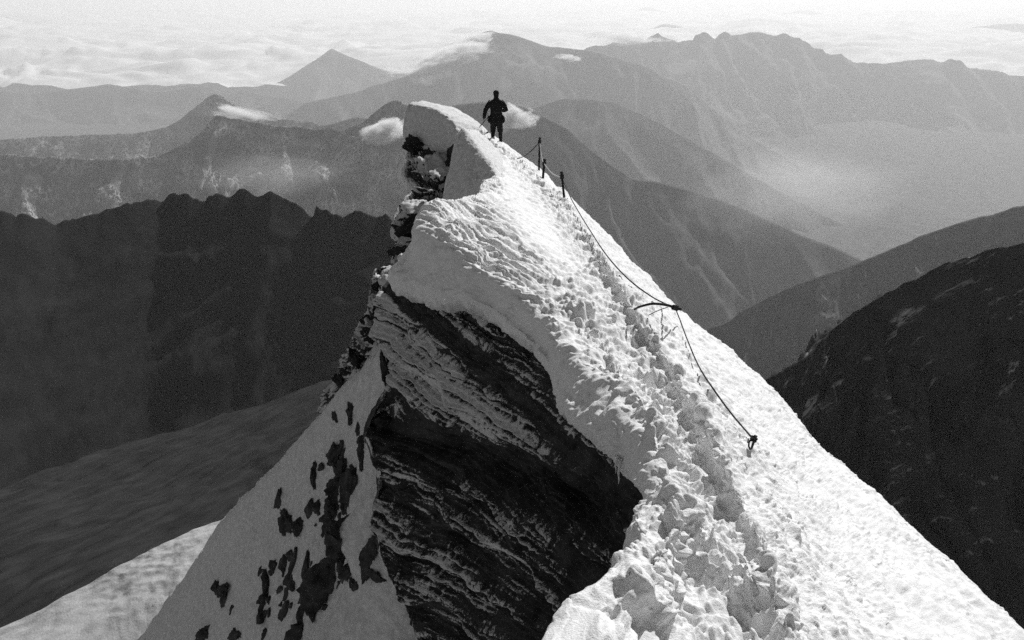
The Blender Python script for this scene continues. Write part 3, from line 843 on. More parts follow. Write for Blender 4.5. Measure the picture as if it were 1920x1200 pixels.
mountain("mountain", [(1180,720,2300),(1260,660,2350),(1330,615,2400),(1372,598,2400),(1400,578,2400),(1440,556,2400),(1500,530,2400),(1560,510,2400),(1640,480,2400),(1760,430,2350),(1900,390,2300),(2100,360,2200)],
  MM_SNOWY, slope=0.6, depth=900, spur=0.24, jag=0.12, seed=5, feat=600, lean=0.4,
  label="snow-flecked valley shoulder between the sunlit slope and the right edge")
mountain("mountain", [(1240,930,300),(1330,815,310),(1390,745,315),(1430,712,320),(1462,698,322),(1490,682,325),(1512,668,327),(1530,650,330),(1545,632,332),(1560,618,335),(1600,588,335),(1660,552,335),(1740,508,330),(1850,470,320),(2000,440,310)],
  MM_CRAG, slope=0.9, depth=160, spur=0.22, jag=0.4, seed=6, feat=90,
  label="black rocky crag streaked with snow at the lower right edge")
mountain("mountain", [(850,250,8600),(930,225,8600),(985,205,8600),(1020,196,8600),(1060,186,8600),(1100,184,8600),(1150,193,8550),(1190,208,8500),(1240,232,8450),(1300,265,8400),(1360,300,8300),(1420,335,8200),(1500,380,8100),(1600,430,8000),(1800,520,7900),(2000,600,7800)],
  MM_MIDR, slope=0.5, depth=1900, spur=0.17, jag=0.10, seed=7, feat=2500, nu=260, nt=80,
  label="hazy middle ridge beyond the long dark flank")
mountain("mountain", [(430,260,12500),(500,228,12500),(545,210,12500),(580,192,12500),(620,182,12500),(665,174,12500),(700,160,12500),(740,150,12500),(765,142,12500),(790,126,12500),(820,118,12500),(850,108,12500),(872,92,12500),(882,80,12500),(892,68,12500),(905,62,12500),(922,57,12500),(934,61,12500),(950,63,12500),(972,68,12500),(1000,78,12500),
  (1025,86,12500),(1060,90,12500),(1090,92,12400),(1120,98,12300),(1155,107,12200),(1200,122,12100),(1240,138,12000),(1285,160,11900),(1310,180,11800),(1350,215,11700),(1420,265,11600),(1500,310,11500),(1650,380,11400),(1850,470,11300)],
  MM_FAR, slope=0.5, depth=2500, spur=0.17, jag=0.14, seed=8, feat=3500,
  label="broad central peak standing above cloud wisps in the haze")
mountain("mountain", [(1020,130,16000),(1070,105,16000),(1100,92,16000),(1130,82,16000),(1160,80,16000),(1200,80,16000),(1216,70,16000),(1232,64,16000),(1242,70,16000),(1256,73,16000),(1270,79,16000),(1282,75,16000),(1298,77,16000),(1304,68,16000),(1316,62,16000),(1328,63,16000),(1342,68,16000),(1356,64,16000),(1372,66,16000),(1400,62,16000),(1425,59,16000),(1442,64,16000),(1452,68,16000),(1470,65,15900),
  (1495,72,15800),(1530,90,15700),(1560,100,15600),(1640,120,15500),(1740,110,15400),(1850,130,15200),(2000,160,15000)],
  MM_FAR, slope=0.5, depth=2500, spur=0.17, jag=0.35, seed=9, feat=3500,
  label="long serrated far range across the upper right")
mountain("mountain", [(380,190,19000),(430,176,19000),(470,172,19000),(510,160,19000),(545,142,19000),(575,122,19000),(598,108,19000),(612,97,19000),(622,91,19000),(632,96,19000),(650,104,19000),(672,112,19000),(700,124,19000),(740,136,19000),(790,140,19000),(850,160,19000),(920,200,19000)],
  MM_FAR, slope=0.5, depth=2000, spur=0.16, jag=0.08, seed=10, feat=4000, nu=260, nt=80,
  label="pointed pyramid peak rising from the haze in the upper left")
mountain("mountain", [(-400,190,15500),(-150,150,15600),(50,175,15600),(200,160,15600),(300,172,15500),(350,164,15500),(372,160,15500),(395,164,15500),(425,176,15500),(445,174,15500),(456,168,15500),(470,173,15500),(520,182,15500),(600,188,15500),(680,200,15500)],
  MM_FAR, slope=0.5, depth=1500, spur=0.12, jag=0.04, seed=14, feat=3500, nu=240, nt=70,
  label="faint low foothills left of the pyramid peak")
mountain("mountain", [(-500,160,26000),(-200,120,26000),(100,150,26000),(300,130,26000),(350,134,26000),(380,142,26000),(410,156,26000),(440,150,26000),(490,135,26000),(520,128,26000),(555,121,26000),(590,128,26000),(640,140,26000),(720,150,26000)],
  MM_FAR, slope=0.4, depth=1800, spur=0.1, jag=0.04, seed=11, feat=5000, nu=240, nt=60,
  label="palest ridge in the cloud haze at the far left")
mountain("mountain", [(1160,78,30000),(1200,64,30000),(1225,52,30000),(1245,45,30000),(1270,49,30000),(1300,54,30000),(1340,52,30000),(1380,52,30000),(1398,49,30000),(1414,43,30000),(1430,55,30000),(1450,64,30000),(1475,60,30000),(1495,52,30000),(1512,48,30000),(1526,50,30000),(1540,60,30000),(1570,62,30000),(1650,50,30000),(1760,58,30000),(1900,44,30000),(2100,60,30000)],
  MM_FAR, slope=0.4, depth=1500, spur=0.1, jag=0.05, seed=12, feat=5000, nu=240, nt=60,
  label="pale range above the serrated one at the far upper right")
mountain("mountain", [(1150,32,52000),(1185,22,52000),(1215,13,52000),(1235,19,52000),(1260,26,52000),(1300,34,52000),(1330,24,52000),(1360,34,52000),(1420,38,52000),(1450,30,52000),(1485,22,52000),(1515,19,52000),(1545,26,52000),(1600,30,52000),(1700,20,52000),(1850,30,52000),(2050,26,52000)],
  MM_FAR, slope=0.4, depth=1500, spur=0.1, jag=0.05, seed=15, feat=7000, nu=240, nt=50,
  label="most distant summits barely showing through the cloud sea")

# valley floor to the horizon
xs = np.linspace(-90000, 90000, 120)
ys = np.concatenate([np.linspace(-6000, 3000, 30), np.linspace(3400, 130000, 90)])
g = np.zeros((len(ys), len(xs), 3)); g[..., 0] = xs[None]; g[..., 1] = ys[:, None]
g[..., 2] = -2450 + 420 * fbm(g / 5000.0, 4, seed=7)
grid_obj("valley_floor", g, MM_MIDR, kind="structure", label="deep hazy valley floor under the mountains")

# glacier tongue under the left slope, and the sunlit snowfield at its near end
def glacier_mat():
    m, nt, b = mat_new("moraine_banded_ice")
    tc = N(nt, 'ShaderNodeTexCoord')
    mp = N(nt, 'ShaderNodeMapping')
    mp.inputs['Scale'].default_value = (0.035, 0.11, 0.06)
    n1 = N(nt, 'ShaderNodeTexNoise', Scale=1.0, Detail=7.0, Roughness=0.6, Distortion=0.8)
    vr = N(nt, 'ShaderNodeVectorRotate', rotation_type='Z_AXIS')
    vr.inputs['Angle'].default_value = math.radians(-48)
    nt.links.new(tc.outputs['Object'], vr.inputs['Vector'])
    nt.links.new(vr.outputs[0], mp.inputs['Vector'])
    nt.links.new(mp.outputs[0], n1.inputs['Vector'])
    nt.links.new(ramp(nt, n1.outputs[0], 0.3, 0.014, 0.75, 0.045), b.inputs['Base Color'])
    b.inputs['Roughness'].default_value = 1.0
    b.inputs['Specular IOR Level'].default_value = 0.02
    return m
M_GLAC = glacier_mat()
def glac_fn(g, rs, cs, n):
    return 5.0 * fbm(g / 60.0, 4, seed=33) + 1.5 * ridged(np.stack([g[..., 0] / 60 + g[..., 1] / 120, g[..., 1] / 30 - g[..., 0] / 40, 0 * g[..., 0]], -1), 3, seed=38) + 0.5 * fbm(g / 9.0, 3, seed=34), {}
patch("glacier", [[(-500,690,760),(0,780,730),(250,785,715),(420,760,712),(560,730,706),(700,690,700),(1000,620,690)],
                  [(-500,720,690),(0,805,668),(250,815,656),(420,790,655),(560,758,650),(700,720,645),(1000,640,640)],
                  [(-400,870,590),(0,900,580),(250,895,572),(420,872,570),(560,845,566),(700,820,562),(1000,780,555)],
                  [(-300,990,520),(0,990,512),(250,985,505),(420,965,500),(560,945,496),(700,930,492),(1000,900,485)],
                  [(-200,1200,420),(0,1190,412),(250,1160,405),(420,1130,400),(560,1110,396),(700,1100,392),(1000,1080,386)],
                  [(0,1900,290),(200,1850,284),(400,1800,280),(520,1780,276),(620,1760,273),(740,1740,270),(1000,1700,264)]],
      [20, 40, 40, 30, 12], [20, 24, 26, 24, 20, 10], glac_fn, M_GLAC, kind="structure",
      label="dark moraine-banded glacier tongue far below on the left")
M_FIELD = snow_mat("snowfield", 0.62, 0.50, 0.7, 0.8, 0.5, 0.6)
def field_fn(g, rs, cs, n):
    q = np.stack([g[..., 0] * 0.03 + g[..., 1] * 0.10, g[..., 1] * 0.02, g[..., 2] * 0.02], -1)
    return 0.5 * ridged(q * 1.3, 3, seed=35) + 2.2 * fbm(g / 30.0, 4, seed=36) + 0.4 * fbm(g / 5.0, 3, seed=37), {}
patch("snowfield", [[(-120,1230,400),(60,1150,406),(180,1085,412),(290,1030,416),(370,993,420),(440,970,418),(520,955,414)],
                    [(-100,1256,392),(70,1178,396),(190,1115,400),(300,1060,402),(385,1024,404),(450,1000,403),(530,985,401)],
                    [(-60,1320,362),(90,1248,368),(210,1185,374),(320,1132,378),(400,1098,379),(470,1080,378),(550,1065,377)],
                    [(0,1460,320),(130,1425,324),(240,1392,327),(350,1355,330),(430,1330,330),(500,1310,330),(580,1290,329)]],
      [30, 30, 20], [14, 16, 30, 30, 14, 8], field_fn, M_FIELD, kind="structure",
      label="sunlit snowfield peeping out at the lower left edge")

# ------------------------------------------------------------------ cloud sea and cloud wisps
def cloud_surface_mat():
    m, nt, b = mat_new("cloud_tops")
    b.inputs['Base Color'].default_value = (0.92, 0.92, 0.92, 1)
    b.inputs['Roughness'].default_value = 1.0
    b.inputs['Specular IOR Level'].default_value = 0.0
    return m
ys = 19500 * (118000 / 19500) ** np.linspace(0, 1, 260)
ts = np.linspace(-0.95, 0.95, 320)
g = np.zeros((len(ys), len(ts), 3))
g[..., 1] = ys[:, None]
g[..., 0] = ys[:, None] * ts[None]
q = g / 3800.0
q[..., 2] = 0
q = q * np.array([0.75, 1.0, 1.0])
q = q + fbm(q * 0.7, 3, seed=3)[..., None] * 0.6
h = 330 * (billow(q * 0.8, 61) - 0.3) + 190 * (billow(q * 2.0, 62) - 0.3) + 110 * (billow(q * 5.0, 63) - 0.3) + 60 * fbm(q * 11.0, 3, seed=65) + 260 * fbm(q * 0.25, 2, seed=64)
g[..., 2] = -1520 + 1.0 * h - 500 * (1 - smooth(19500, 24000, ys))[:, None]
grid_obj("cloud_sea", g, cloud_surface_mat(), kind="stuff", label="white sea of clouds stretching to the horizon behind the mountains")

def cloud_mat(name, dens, scale, seed, fill=0.42):
    m = bpy.data.materials.new(name)
    m.use_nodes = True
    nt = m.node_tree
    nt.nodes.clear()
    out = nt.nodes.new('ShaderNodeOutputMaterial')
    pv = nt.nodes.new('ShaderNodeVolumePrincipled')
    pv.inputs['Color'].default_value = (1, 1, 1, 1)
    pv.inputs['Anisotropy'].default_value = 0.3
    tc = nt.nodes.new('ShaderNodeTexCoord')
    ns = N(nt, 'ShaderNodeTexNoise', noise_dimensions='4D', Scale=scale, Detail=8.0, Roughness=0.66, Distortion=0.5, W=float(seed))
    nt.links.new(tc.outputs['Object'], ns.inputs['Vector'])
    ln = N(nt, 'ShaderNodeVectorMath', operation='LENGTH')
    nt.links.new(tc.outputs['Object'], ln.inputs[0])
    fall = N(nt, 'ShaderNodeMapRange', clamp=True)
    fall.inputs['From Min'].default_value = 1.0
    fall.inputs['From Max'].default_value = 0.15
    fall.inputs['To Min'].default_value = -1.0
    fall.inputs['To Max'].default_value = fill
    nt.links.new(ln.outputs['Value'], fall.inputs['Value'])
    sb = N(nt, 'ShaderNodeMath', operation='MULTIPLY_ADD')
    sb.inputs[1].default_value = 5.2
    sb.inputs[2].default_value = -2.6
    nt.links.new(ns.outputs[0], sb.inputs[0])
    ad = N(nt, 'ShaderNodeMath', operation='ADD')
    nt.links.new(sb.outputs[0], ad.inputs[0])
    nt.links.new(fall.outputs[0], ad.inputs[1])
    mr = N(nt, 'ShaderNodeMapRange')
    mr.inputs['From Min'].default_value = 0.0
    mr.inputs['From Max'].default_value = 1.3
    mr.inputs['To Max'].default_value = dens
    nt.links.new(ad.outputs[0], mr.inputs['Value'])
    nt.links.new(mr.outputs[0], pv.inputs['Density'])
    nt.links.new(pv.outputs[0], out.inputs['Volume'])
    m.cycles.volume_step_rate = 0.6
    return m

def cloud(u, v, z, w, h, label, seed, dens=1.0, tilt=0.0, fill=0.42, deep=0.8):
    """a wisp w x h pixels large, z metres away; opacity comes from density times its own thickness"""
    rx, rz = w / 2 * z / F, h / 2 * z / F
    ry = rx * deep
    vv, ff = ICO3
    me = mesh_from(vv, ff, "cloud")
    mat = cloud_mat("cloud_vapour", dens * 6.0 / max(ry, rz), 1.6, seed, fill)
    o = link("cloud", me, mat, label=label, cat="cloud", group="cloud wisps among the mountains")
    o.location = Vector(P(u, v, z))
    o.scale = (rx * 1.35, ry * 1.35, rz * 1.5)
    o.rotation_euler = (0, math.radians(tilt), 0)
    return o
cloud(722, 243, 4300, 110, 46, "bright cloud puff just left of the high snow block", 21, 2.6, -8, 0.8)
cloud(968, 222, 4700, 90, 56, "white cloud puff just right of the climber", 2, 2.2, 0, 0.6)
cloud(452, 213, 5400, 150, 30, "flat cloud bank over the ridge at the left edge", 3, 1.6, 10, 0.7)
cloud(845, 108, 11300, 170, 40, "cloud cap wrapped over the shoulder of the central peak", 31, 4.0, -12, 1.1)
cloud(878, 84, 11900, 130, 34, "thin cloud streak above the cap on the central peak", 5, 3.0, -16, 0.8)
cloud(742, 134, 13500, 90, 22, "pale wisp between the pyramid peak and the central peak", 6, 1.4, 0, 0.55)
cloud(800, 151, 11500, 60, 24, "small detached wisp on the left flank of the central peak", 7, 1.0, 0, 0.5)
cloud(1066, 109, 11500, 60, 16, "tiny wisp on the right flank of the central peak", 8, 1.5)
cloud(1175, 74, 15000, 150, 26, "cloud bank lapping over the left end of the serrated range", 9, 1.6, 0, 0.6)

# low mist in the valley between the dark ridge and the mid-distance mountain
def mist_mat(dens):
    m = bpy.data.materials.new("valley_mist")
    m.use_nodes = True
    nt = m.node_tree
    nt.nodes.clear()
    out = nt.nodes.new('ShaderNodeOutputMaterial')
    pv = nt.nodes.new('ShaderNodeVolumePrincipled')
    pv.inputs['Color'].default_value = (1, 1, 1, 1)
    pv.inputs['Density'].default_value = dens
    pv.inputs['Anisotropy'].default_value = 0.22
    nt.links.new(pv.outputs[0], out.inputs['Volume'])
    return m

vv, ff = ICO4
for (u, v, z, w, h, tau, lab, sd) in ((490, 330, 3000, 640, 170, 0.55, "thin mist pooled in the valley behind the dark ridge", 71),
                                     (1470, 360, 3600, 800, 380, 0.75, "thin mist hanging in the valley at the right", 72)):
    rx, rz = w / 2 * z / F, h / 2 * z / F
    o = link("mist", mesh_from(vv, ff, "mist"), cloud_mat("valley_mist", tau / (rx * 0.6), 1.3, sd, 0.75), kind="stuff", label=lab)
    o.location = Vector(P(u, v, z))
    o.scale = (rx, rx * 0.6, rz)

# ------------------------------------------------------------------ haze: the air itself
bm = bmesh.new()
bmesh.ops.create_cube(bm, size=1.0)
me = bpy.data.meshes.new("haze")
for v in bm.verts:
    v.co = Vector((v.co.x * 240000, v.co.y * 140000 + 58000, v.co.z * 3050 - 1475))
bm.to_mesh(me); bm.free()
hm = mist_mat(4.3e-5)
hm.name = "haze_air"
link("haze", me, hm, kind="stuff", label="even bright haze filling the air between the mountains")

# ------------------------------------------------------------------ posts, rope, stake, anchor
def tube_mesh(pts, rad, sides=8, name="tube", cap=True):
    pts = np.asarray(pts, dtype=float)
    n = len(pts)
    rad = np.broadcast_to(np.asarray(rad, dtype=float), (n,))
    tg = np.gradient(pts, axis=0)
    tg /= np.linalg.norm(tg, axis=1, keepdims=True) + 1e-12
    ref = np.array([0.31, 0.9, 0.2])
    vs = []
    for i in range(n):
        a = np.cross(tg[i], ref); a /= np.linalg.norm(a)
        b = np.cross(tg[i], a)
        for k in range(sides):
            t = 2 * math.pi * k / sides
            vs.append(pts[i] + rad[i] * (a * math.cos(t) + b * math.sin(t)))
    fs = []
    for i in range(n - 1):
        for k in range(sides):
            k2 = (k + 1) % sides
            fs.append((i * sides + k, i * sides + k2, (i + 1) * sides + k2, (i + 1) * sides + k))
    bm = bmesh.new()
    bv = [bm.verts.new(x) for x in vs]
    for f in fs: bm.faces.new([bv[j] for j in f])
    if cap:
        bm.faces.new(bv[:sides][::-1]); bm.faces.new(bv[-sides:])
    me = bpy.data.meshes.new(name)
    bm.normal_update()
    bm.to_mesh(me); bm.free()
    for p in me.polygons: p.use_smooth = True
    return me

def empty(name, loc, label, cat, group=None):
    e = bpy.data.objects.new(name, None)
    COL.objects.link(e)
    e.location = loc
    e.empty_display_size = 0.2
    e["label"] = label; e["category"] = cat
    if group: e["group"] = group
    return e

def post(top, foot, rad, label):
    t, f = P(*top), P(*foot)
    d = t - f
    f2 = f - d / np.linalg.norm(d) * 0.35
    e = empty("rope_post", Vector(f), label, "post", "posts carrying the safety rope")
    s = np.linspace(0, 1, 12)[:, None]
    pts = f2 + (t - f2) * s
    pts = pts + 0.006 * fbm(np.stack([s[:, 0] * 4, 0 * s[:, 0], 0 * s[:, 0] + top[0]], -1), 2)[:, None] * np.array([1, 0.4, 0])
    sh = link("shaft", tube_mesh(pts - f, rad * np.linspace(1.1, 0.9, 12), 8, "shaft"), M_WOOD, parent=e)
    u = d / np.linalg.norm(d)
    c = t - u * 0.10
    # turns of rope lashed round the head
    hel = []
    a = np.cross(u, [0, 1, 0]); a /= np.linalg.norm(a); b = np.cross(u, a)
    for k in range(60):
        ph = k / 59 * 2 * math.pi * 4
        hel.append(c - f + u * (k / 59 - 0.5) * 0.09 + (a * math.cos(ph) + b * math.sin(ph)) * rad * 1.35)
    link("lashing", tube_mesh(hel, 0.012, 6, "lashing"), M_ROPE, parent=e)
    tip = t - f
    link("post_head", tube_mesh([tip - u * 0.04, tip - u * 0.01, tip + u * 0.02, tip + u * 0.03], [rad * 0.9, rad * 1.35, rad * 1.25, rad * 0.5], 8, "post_head"), M_WOOD, parent=e)
    return t - u * 0.10
h1 = post((1012,259,22.6), (1010.5,319,22.6), 0.030, "tallest-standing far rope post, nearest to the climber")
h2 = post((1021,300,21.6), (1017,344,21.6), 0.036, "short leaning rope post between the two taller ones")
h3 = post((1053,324,18.8), (1061,403,18.6), 0.032, "nearest of the three rope posts, where the long rope starts")

def sag(a, b, s, n=16):
    t = np.linspace(0, 1, n)[:, None]
    p = a + (b - a) * t
    p[:, 2] -= (4 * t * (1 - t))[:, 0] * s
    return p
def pathp(pts, hug=None):
    k = np.array(pts, dtype=float)
    uvz = pchip(k, np.linspace(0, len(k) - 1, len(k) * 8))
    if hug:                                   # lies on the snow
        z = np.array([min(surf_depth(a, b) - hug, c + 3) for a, b, c in uvz])
        for _ in range(12):
            z2 = z.copy(); z2[1:-1] = (z[:-2] + 2 * z[1:-1] + z[2:]) / 4
            z = np.minimum(z2, z)
        uvz[:, 2] = z
    return np.array([P(*q) for q in uvz])
rope = empty("safety_rope", Vector(h3), "safety rope strung over the posts and down the sunlit slope", "rope")
def span(pts, mat=M_ROPE, r=0.011):
    link("rope_span", tube_mesh(np.asarray(pts) - h3, r, 6, "rope_span"), mat, parent=rope)
span(sag(P(968, 298, 23.6), h1, 0.10), r=0.012)
span(sag(h1, h2, 0.16), M_ROPE_PALE, 0.012)
span(sag(h2, h3, 0.10), M_ROPE_PALE, 0.013)
ZS = surf_depth(1235, 575, 14) - 0.12
stake_pts = pathp([(1190,580,ZS + 0.35),(1200,575,ZS + 0.1),(1225,569.5,ZS),(1250,572,ZS),(1266,577,ZS),(1278,580,ZS)])
tie = P(1266, 577, ZS)
r1 = pathp([(1062,352,18),(1075,380,17.6),(1105,430,16.2),(1140,482,14.8),(1180,525,13.6),(1220,555,12.7),(1250,571,12.2)], 0.06)
span(np.concatenate([pchip(np.array([h3, (h3 + r1[0]) / 2 + np.array([0, 0, -0.02]), r1[0]]), np.linspace(0, 2, 8))[:-1], r1[:-2], [tie]]), r=0.011)
r2 = pathp([(1275,600,11.8),(1290,640,10.6),(1312,690,9.6),(1345,740,8.6),(1375,780,7.9),(1411,822,7.3)], 0.05)
span(np.concatenate([[tie], r2]), r=0.009)
AN = surf_depth(1412, 836) - 0.02

st = empty("bent_stake", Vector(P(1200, 575, ZS + 0.1)), "bent iron stake sticking out of the snow with rope tied to its tip", "stake")
o0 = P(1200, 575, ZS + 0.1)
link("bar", tube_mesh(stake_pts - o0, np.linspace(0.014, 0.02, len(stake_pts)), 8, "bar"), M_IRON, parent=st)
kn = []
ax = P(1278, 580, 12.2) - P(1250, 572, 12.0); ax /= np.linalg.norm(ax)
aa = np.cross(ax, [0, 1, 0]); aa /= np.linalg.norm(aa); bb = np.cross(ax, aa)
for k in range(70):
    ph = k / 69 * 2 * math.pi * 5
    kn.append(tie - o0 + ax * (k / 69 - 0.5) * 0.09 + (aa * math.cos(ph) + bb * math.sin(ph)) * 0.027)
link("knot", tube_mesh(kn, 0.010, 6, "knot"), M_ROPE, parent=st)
ZG = surf_depth(1216, 591)
guy = pathp([(1252,576,ZS),(1240,580,ZS * 0.6 + ZG * 0.4 - 0.06),(1228,585,ZS * 0.3 + ZG * 0.7 - 0.05),(1216,591,ZG + 0.02)])
gm = tube_mesh(guy - P(1216, 591, ZG), 0.006, 6, "guy_cord")
gc = link("guy_cord", gm, M_ROPE, label="thin cord running from the bent stake back to the snow", cat="cord")
gc.location = Vector(P(1216, 591, ZG))

an = P(1412, 832, AN)
ae = empty("anchor_peg", Vector(an), "iron peg with knotted rope end at the foot of the rope", "peg")
u = np.array([0.12, -0.1, 1.0]); u /= np.linalg.norm(u)
link("peg", tube_mesh([-u * 0.12, u * 0.02, u * 0.07, u * 0.085], [0.008, 0.012, 0.012, 0.018], 8, "peg"), M_IRON, parent=ae)
hel = []
for k in range(90):
    ph = k / 89 * 2 * math.pi * 6
    rr = 0.020 + 0.008 * math.sin(k * 0.7)
    hel.append(np.array([math.cos(ph) * rr, math.sin(ph) * rr, 0.035 + 0.03 * (k / 89) + 0.01 * math.sin(k * 0.31)]))
link("knot", tube_mesh(hel, 0.008, 6, "knot"), M_ROPE, parent=ae)
link("rope_tail", tube_mesh(np.array([[-0.02, 0, 0.05], [-0.045, -0.02, 0.03], [-0.05, -0.04, 0.0], [-0.035, -0.05, -0.03]]), 0.008, 6, "rope_tail"), M_ROPE, parent=ae)

# icicles under the lip of the near cornice
def icicle_mat():
    m, nt, b = mat_new("icicle_ice")
    b.inputs['Base Color'].default_value = (0.85, 0.85, 0.85, 1)
    b.inputs['Roughness'].default_value = 0.25
    b.inputs['Transmission Weight'].default_value = 0.5
    b.inputs['IOR'].default_value = 1.31
    return m
M_ICE = icicle_mat()
for (u, v, z, L, r, lab) in ((1161, 878, 6.9, 0.17, 0.012, "longest icicle hanging under the cornice lip"), (1155, 872, 6.9, 0.09, 0.010, "short icicle left of the longest one under the cornice lip"),
                             (1168, 880, 6.9, 0.07, 0.009, "stubby icicle right of the longest one under the cornice lip")):
    t = np.linspace(0, 1, 10)
    pts = np.stack([0.004 * np.sin(t * 9), 0 * t, 0.10 - t * (L + 0.10)], -1)
    o = link("icicle", tube_mesh(pts, r * (1.6 - 1.5 * t) + 0.001, 8, "icicle"), M_ICE, label=lab, cat="icicle", group="icicles under the cornice")
    o.location = Vector(P(u, v, z))

# ------------------------------------------------------------------ the climber, seen from behind
def ell_tube(pts, rx, ry, sides=16):
    """closed tube with elliptic rings, first axis along x; returns verts, faces"""
    pts = np.asarray(pts, dtype=float)
    n = len(pts)
    tg = np.gradient(pts, axis=0)
    tg /= np.linalg.norm(tg, axis=1, keepdims=True) + 1e-12
    vs, fs = [], []
    for i in range(n):
        xr = np.array([1.0, 0, 0]) - tg[i] * tg[i][0]
        if np.linalg.norm(xr) < 0.3: xr = np.array([0, 1.0, 0]) - tg[i] * tg[i][1]
        xr /= np.linalg.norm(xr)
        yr = np.cross(tg[i], xr)
        for k in range(sides):
            t = 2 * math.pi * k / sides
            vs.append(pts[i] + xr * rx[i] * math.cos(t) + yr * ry[i] * math.sin(t))
    for i in range(n - 1):
        for k in range(sides):
            k2 = (k + 1) % sides
            fs.append((i * sides + k, i * sides + k2, (i + 1) * sides + k2, (i + 1) * sides + k))
    fs.append(tuple(range(sides))[::-1]); fs.append(tuple(range((n - 1) * sides, n * sides)))
    return vs, fs
def fused(name, pieces, mat, voxel, parent=None, smooth_it=2):
    """overlapping tubes fused into one continuous skin"""
    bm = bmesh.new()
    for vs, fs in pieces:
        bv = [bm.verts.new(x) for x in vs]
        for f in fs: bm.faces.new([bv[j] for j in f])
    bmesh.ops.recalc_face_normals(bm, faces=bm.faces)
    me = bpy.data.meshes.new(name)
    bm.to_mesh(me); bm.free()
    tmp = bpy.data.objects.new("tmp", me)
    COL.objects.link(tmp)
    rm = tmp.modifiers.new("r", 'REMESH'); rm.mode = 'VOXEL'; rm.voxel_size = voxel
    sm = tmp.modifiers.new("s", 'SMOOTH'); sm.iterations = smooth_it; sm.factor = 0.5
    dg = bpy.context.evaluated_depsgraph_get()
    me2 = bpy.data.meshes.new_from_object(tmp.evaluated_get(dg))
    bpy.data.objects.remove(tmp)
    me2.name = name
    for p in me2.polygons: p.use_smooth = True
    me2.materials.clear()
    return link(name, me2, mat, parent=parent)

foot = P(931, 272, 25.9)
# the snow is trodden flat under the boots
d = np.linalg.norm(RIDGE[..., :2] - foot[:2], axis=-1)
print("ground under climber", np.median(RIDGE[d < 0.2][:, 2]) if (d < 0.2).any() else None, foot[2])

def finger(base, d1, L, r):
    d1 = np.array(d1, float); d1 /= np.linalg.norm(d1)
    curl = np.array([0.5, 0.2, -0.2])
    p = [np.array(base, float)]
    for k, s in enumerate((0.45, 0.32, 0.23)):
        dd = d1 + curl * 0.55 * k
        dd /= np.linalg.norm(dd)
        p.append(p[-1] + dd * L * s)
    return ell_tube(p, [r, r * 0.95, r * 0.85, r * 0.7], [r, r * 0.95, r * 0.85, r * 0.7], 8)

LSH, LEL, LWR = (-0.21, 0, 1.42), (-0.36, -0.03, 1.13), (-0.41, 0.06, 0.86)
RSH, REL, RWR = (0.21, 0, 1.42), (0.33, -0.06, 1.15), (0.20, 0.20, 1.10)
LHIP, LKN, LAN = (-0.09, 0, 0.90), (-0.115, 0.03, 0.49), (-0.13, -0.02, 0.09)
RHIP, RKN, RAN = (0.09, 0, 0.90), (0.125, 0.03, 0.49), (0.14, 0.02, 0.09)
def lerp(a, b, t): return tuple(np.array(a) * (1 - t) + np.array(b) * t)
body_pieces = [
 ell_tube([(0, 0, 0.86), (0, 0, 0.98), (0, 0.0, 1.15), (0, 0, 1.32), (0, -0.01, 1.43), (0, -0.01, 1.47)], [0.15, 0.165, 0.14, 0.165, 0.15, 0.08], [0.10, 0.11, 0.10, 0.115, 0.09, 0.06]),
 ell_tube([(0, -0.01, 1.42), (0, 0.0, 1.50), (0, 0.01, 1.56)], [0.062, 0.056, 0.056], [0.062, 0.058, 0.058]),
 # head: back of the skull, face towards +y
 ell_tube([(0, 0.03, 1.515), (0, 0.03, 1.54), (0, 0.02, 1.60), (0, 0.01, 1.66), (0, 0.0, 1.71), (0, 0.0, 1.745)], [0.030, 0.055, 0.072, 0.077, 0.066, 0.025], [0.035, 0.065, 0.090, 0.097, 0.082, 0.03]),
 ell_tube([(0, 0.105, 1.585), (0, 0.125, 1.60), (0, 0.115, 1.64)], [0.014, 0.016, 0.008], [0.012, 0.02, 0.01], 8),      # nose
 ell_tube([(0, 0.10, 1.545), (0, 0.107, 1.552), (0, 0.10, 1.56)], [0.02, 0.026, 0.02], [0.01, 0.012, 0.01], 8),          # lips
]
for sx in (-1, 1):
    body_pieces.append(ell_tube([(sx * 0.075, -0.005, 1.60), (sx * 0.086, -0.008, 1.63), (sx * 0.082, -0.005, 1.66)], [0.010, 0.012, 0.009], [0.018, 0.026, 0.018], 8))
for sh, el, wr in ((LSH, LEL, LWR), (RSH, REL, RWR)):
    body_pieces.append(ell_tube([lerp(sh, el, -0.15), sh, lerp(sh, el, 0.5), el, lerp(el, wr, 0.4), wr], [0.05, 0.058, 0.048, 0.042, 0.040, 0.027], [0.05, 0.058, 0.048, 0.042, 0.040, 0.027], 12))
for hp, kn, an_ in ((LHIP, LKN, LAN), (RHIP, RKN, RAN)):
    body_pieces.append(ell_tube([lerp(hp, kn, -0.1), lerp(hp, kn, 0.15), lerp(hp, kn, 0.6), kn, lerp(kn, an_, 0.35), an_], [0.085, 0.088, 0.068, 0.056, 0.058, 0.038], [0.09, 0.09, 0.07, 0.058, 0.062, 0.042], 12))
    f0 = np.array(an_)
    body_pieces.append(ell_tube([f0 + (0, -0.06, -0.05), f0 + (0, 0.0, -0.035), f0 + (0, 0.09, -0.055), f0 + (0, 0.18, -0.07)], [0.03, 0.042, 0.045, 0.03], [0.03, 0.05, 0.03, 0.016], 10))
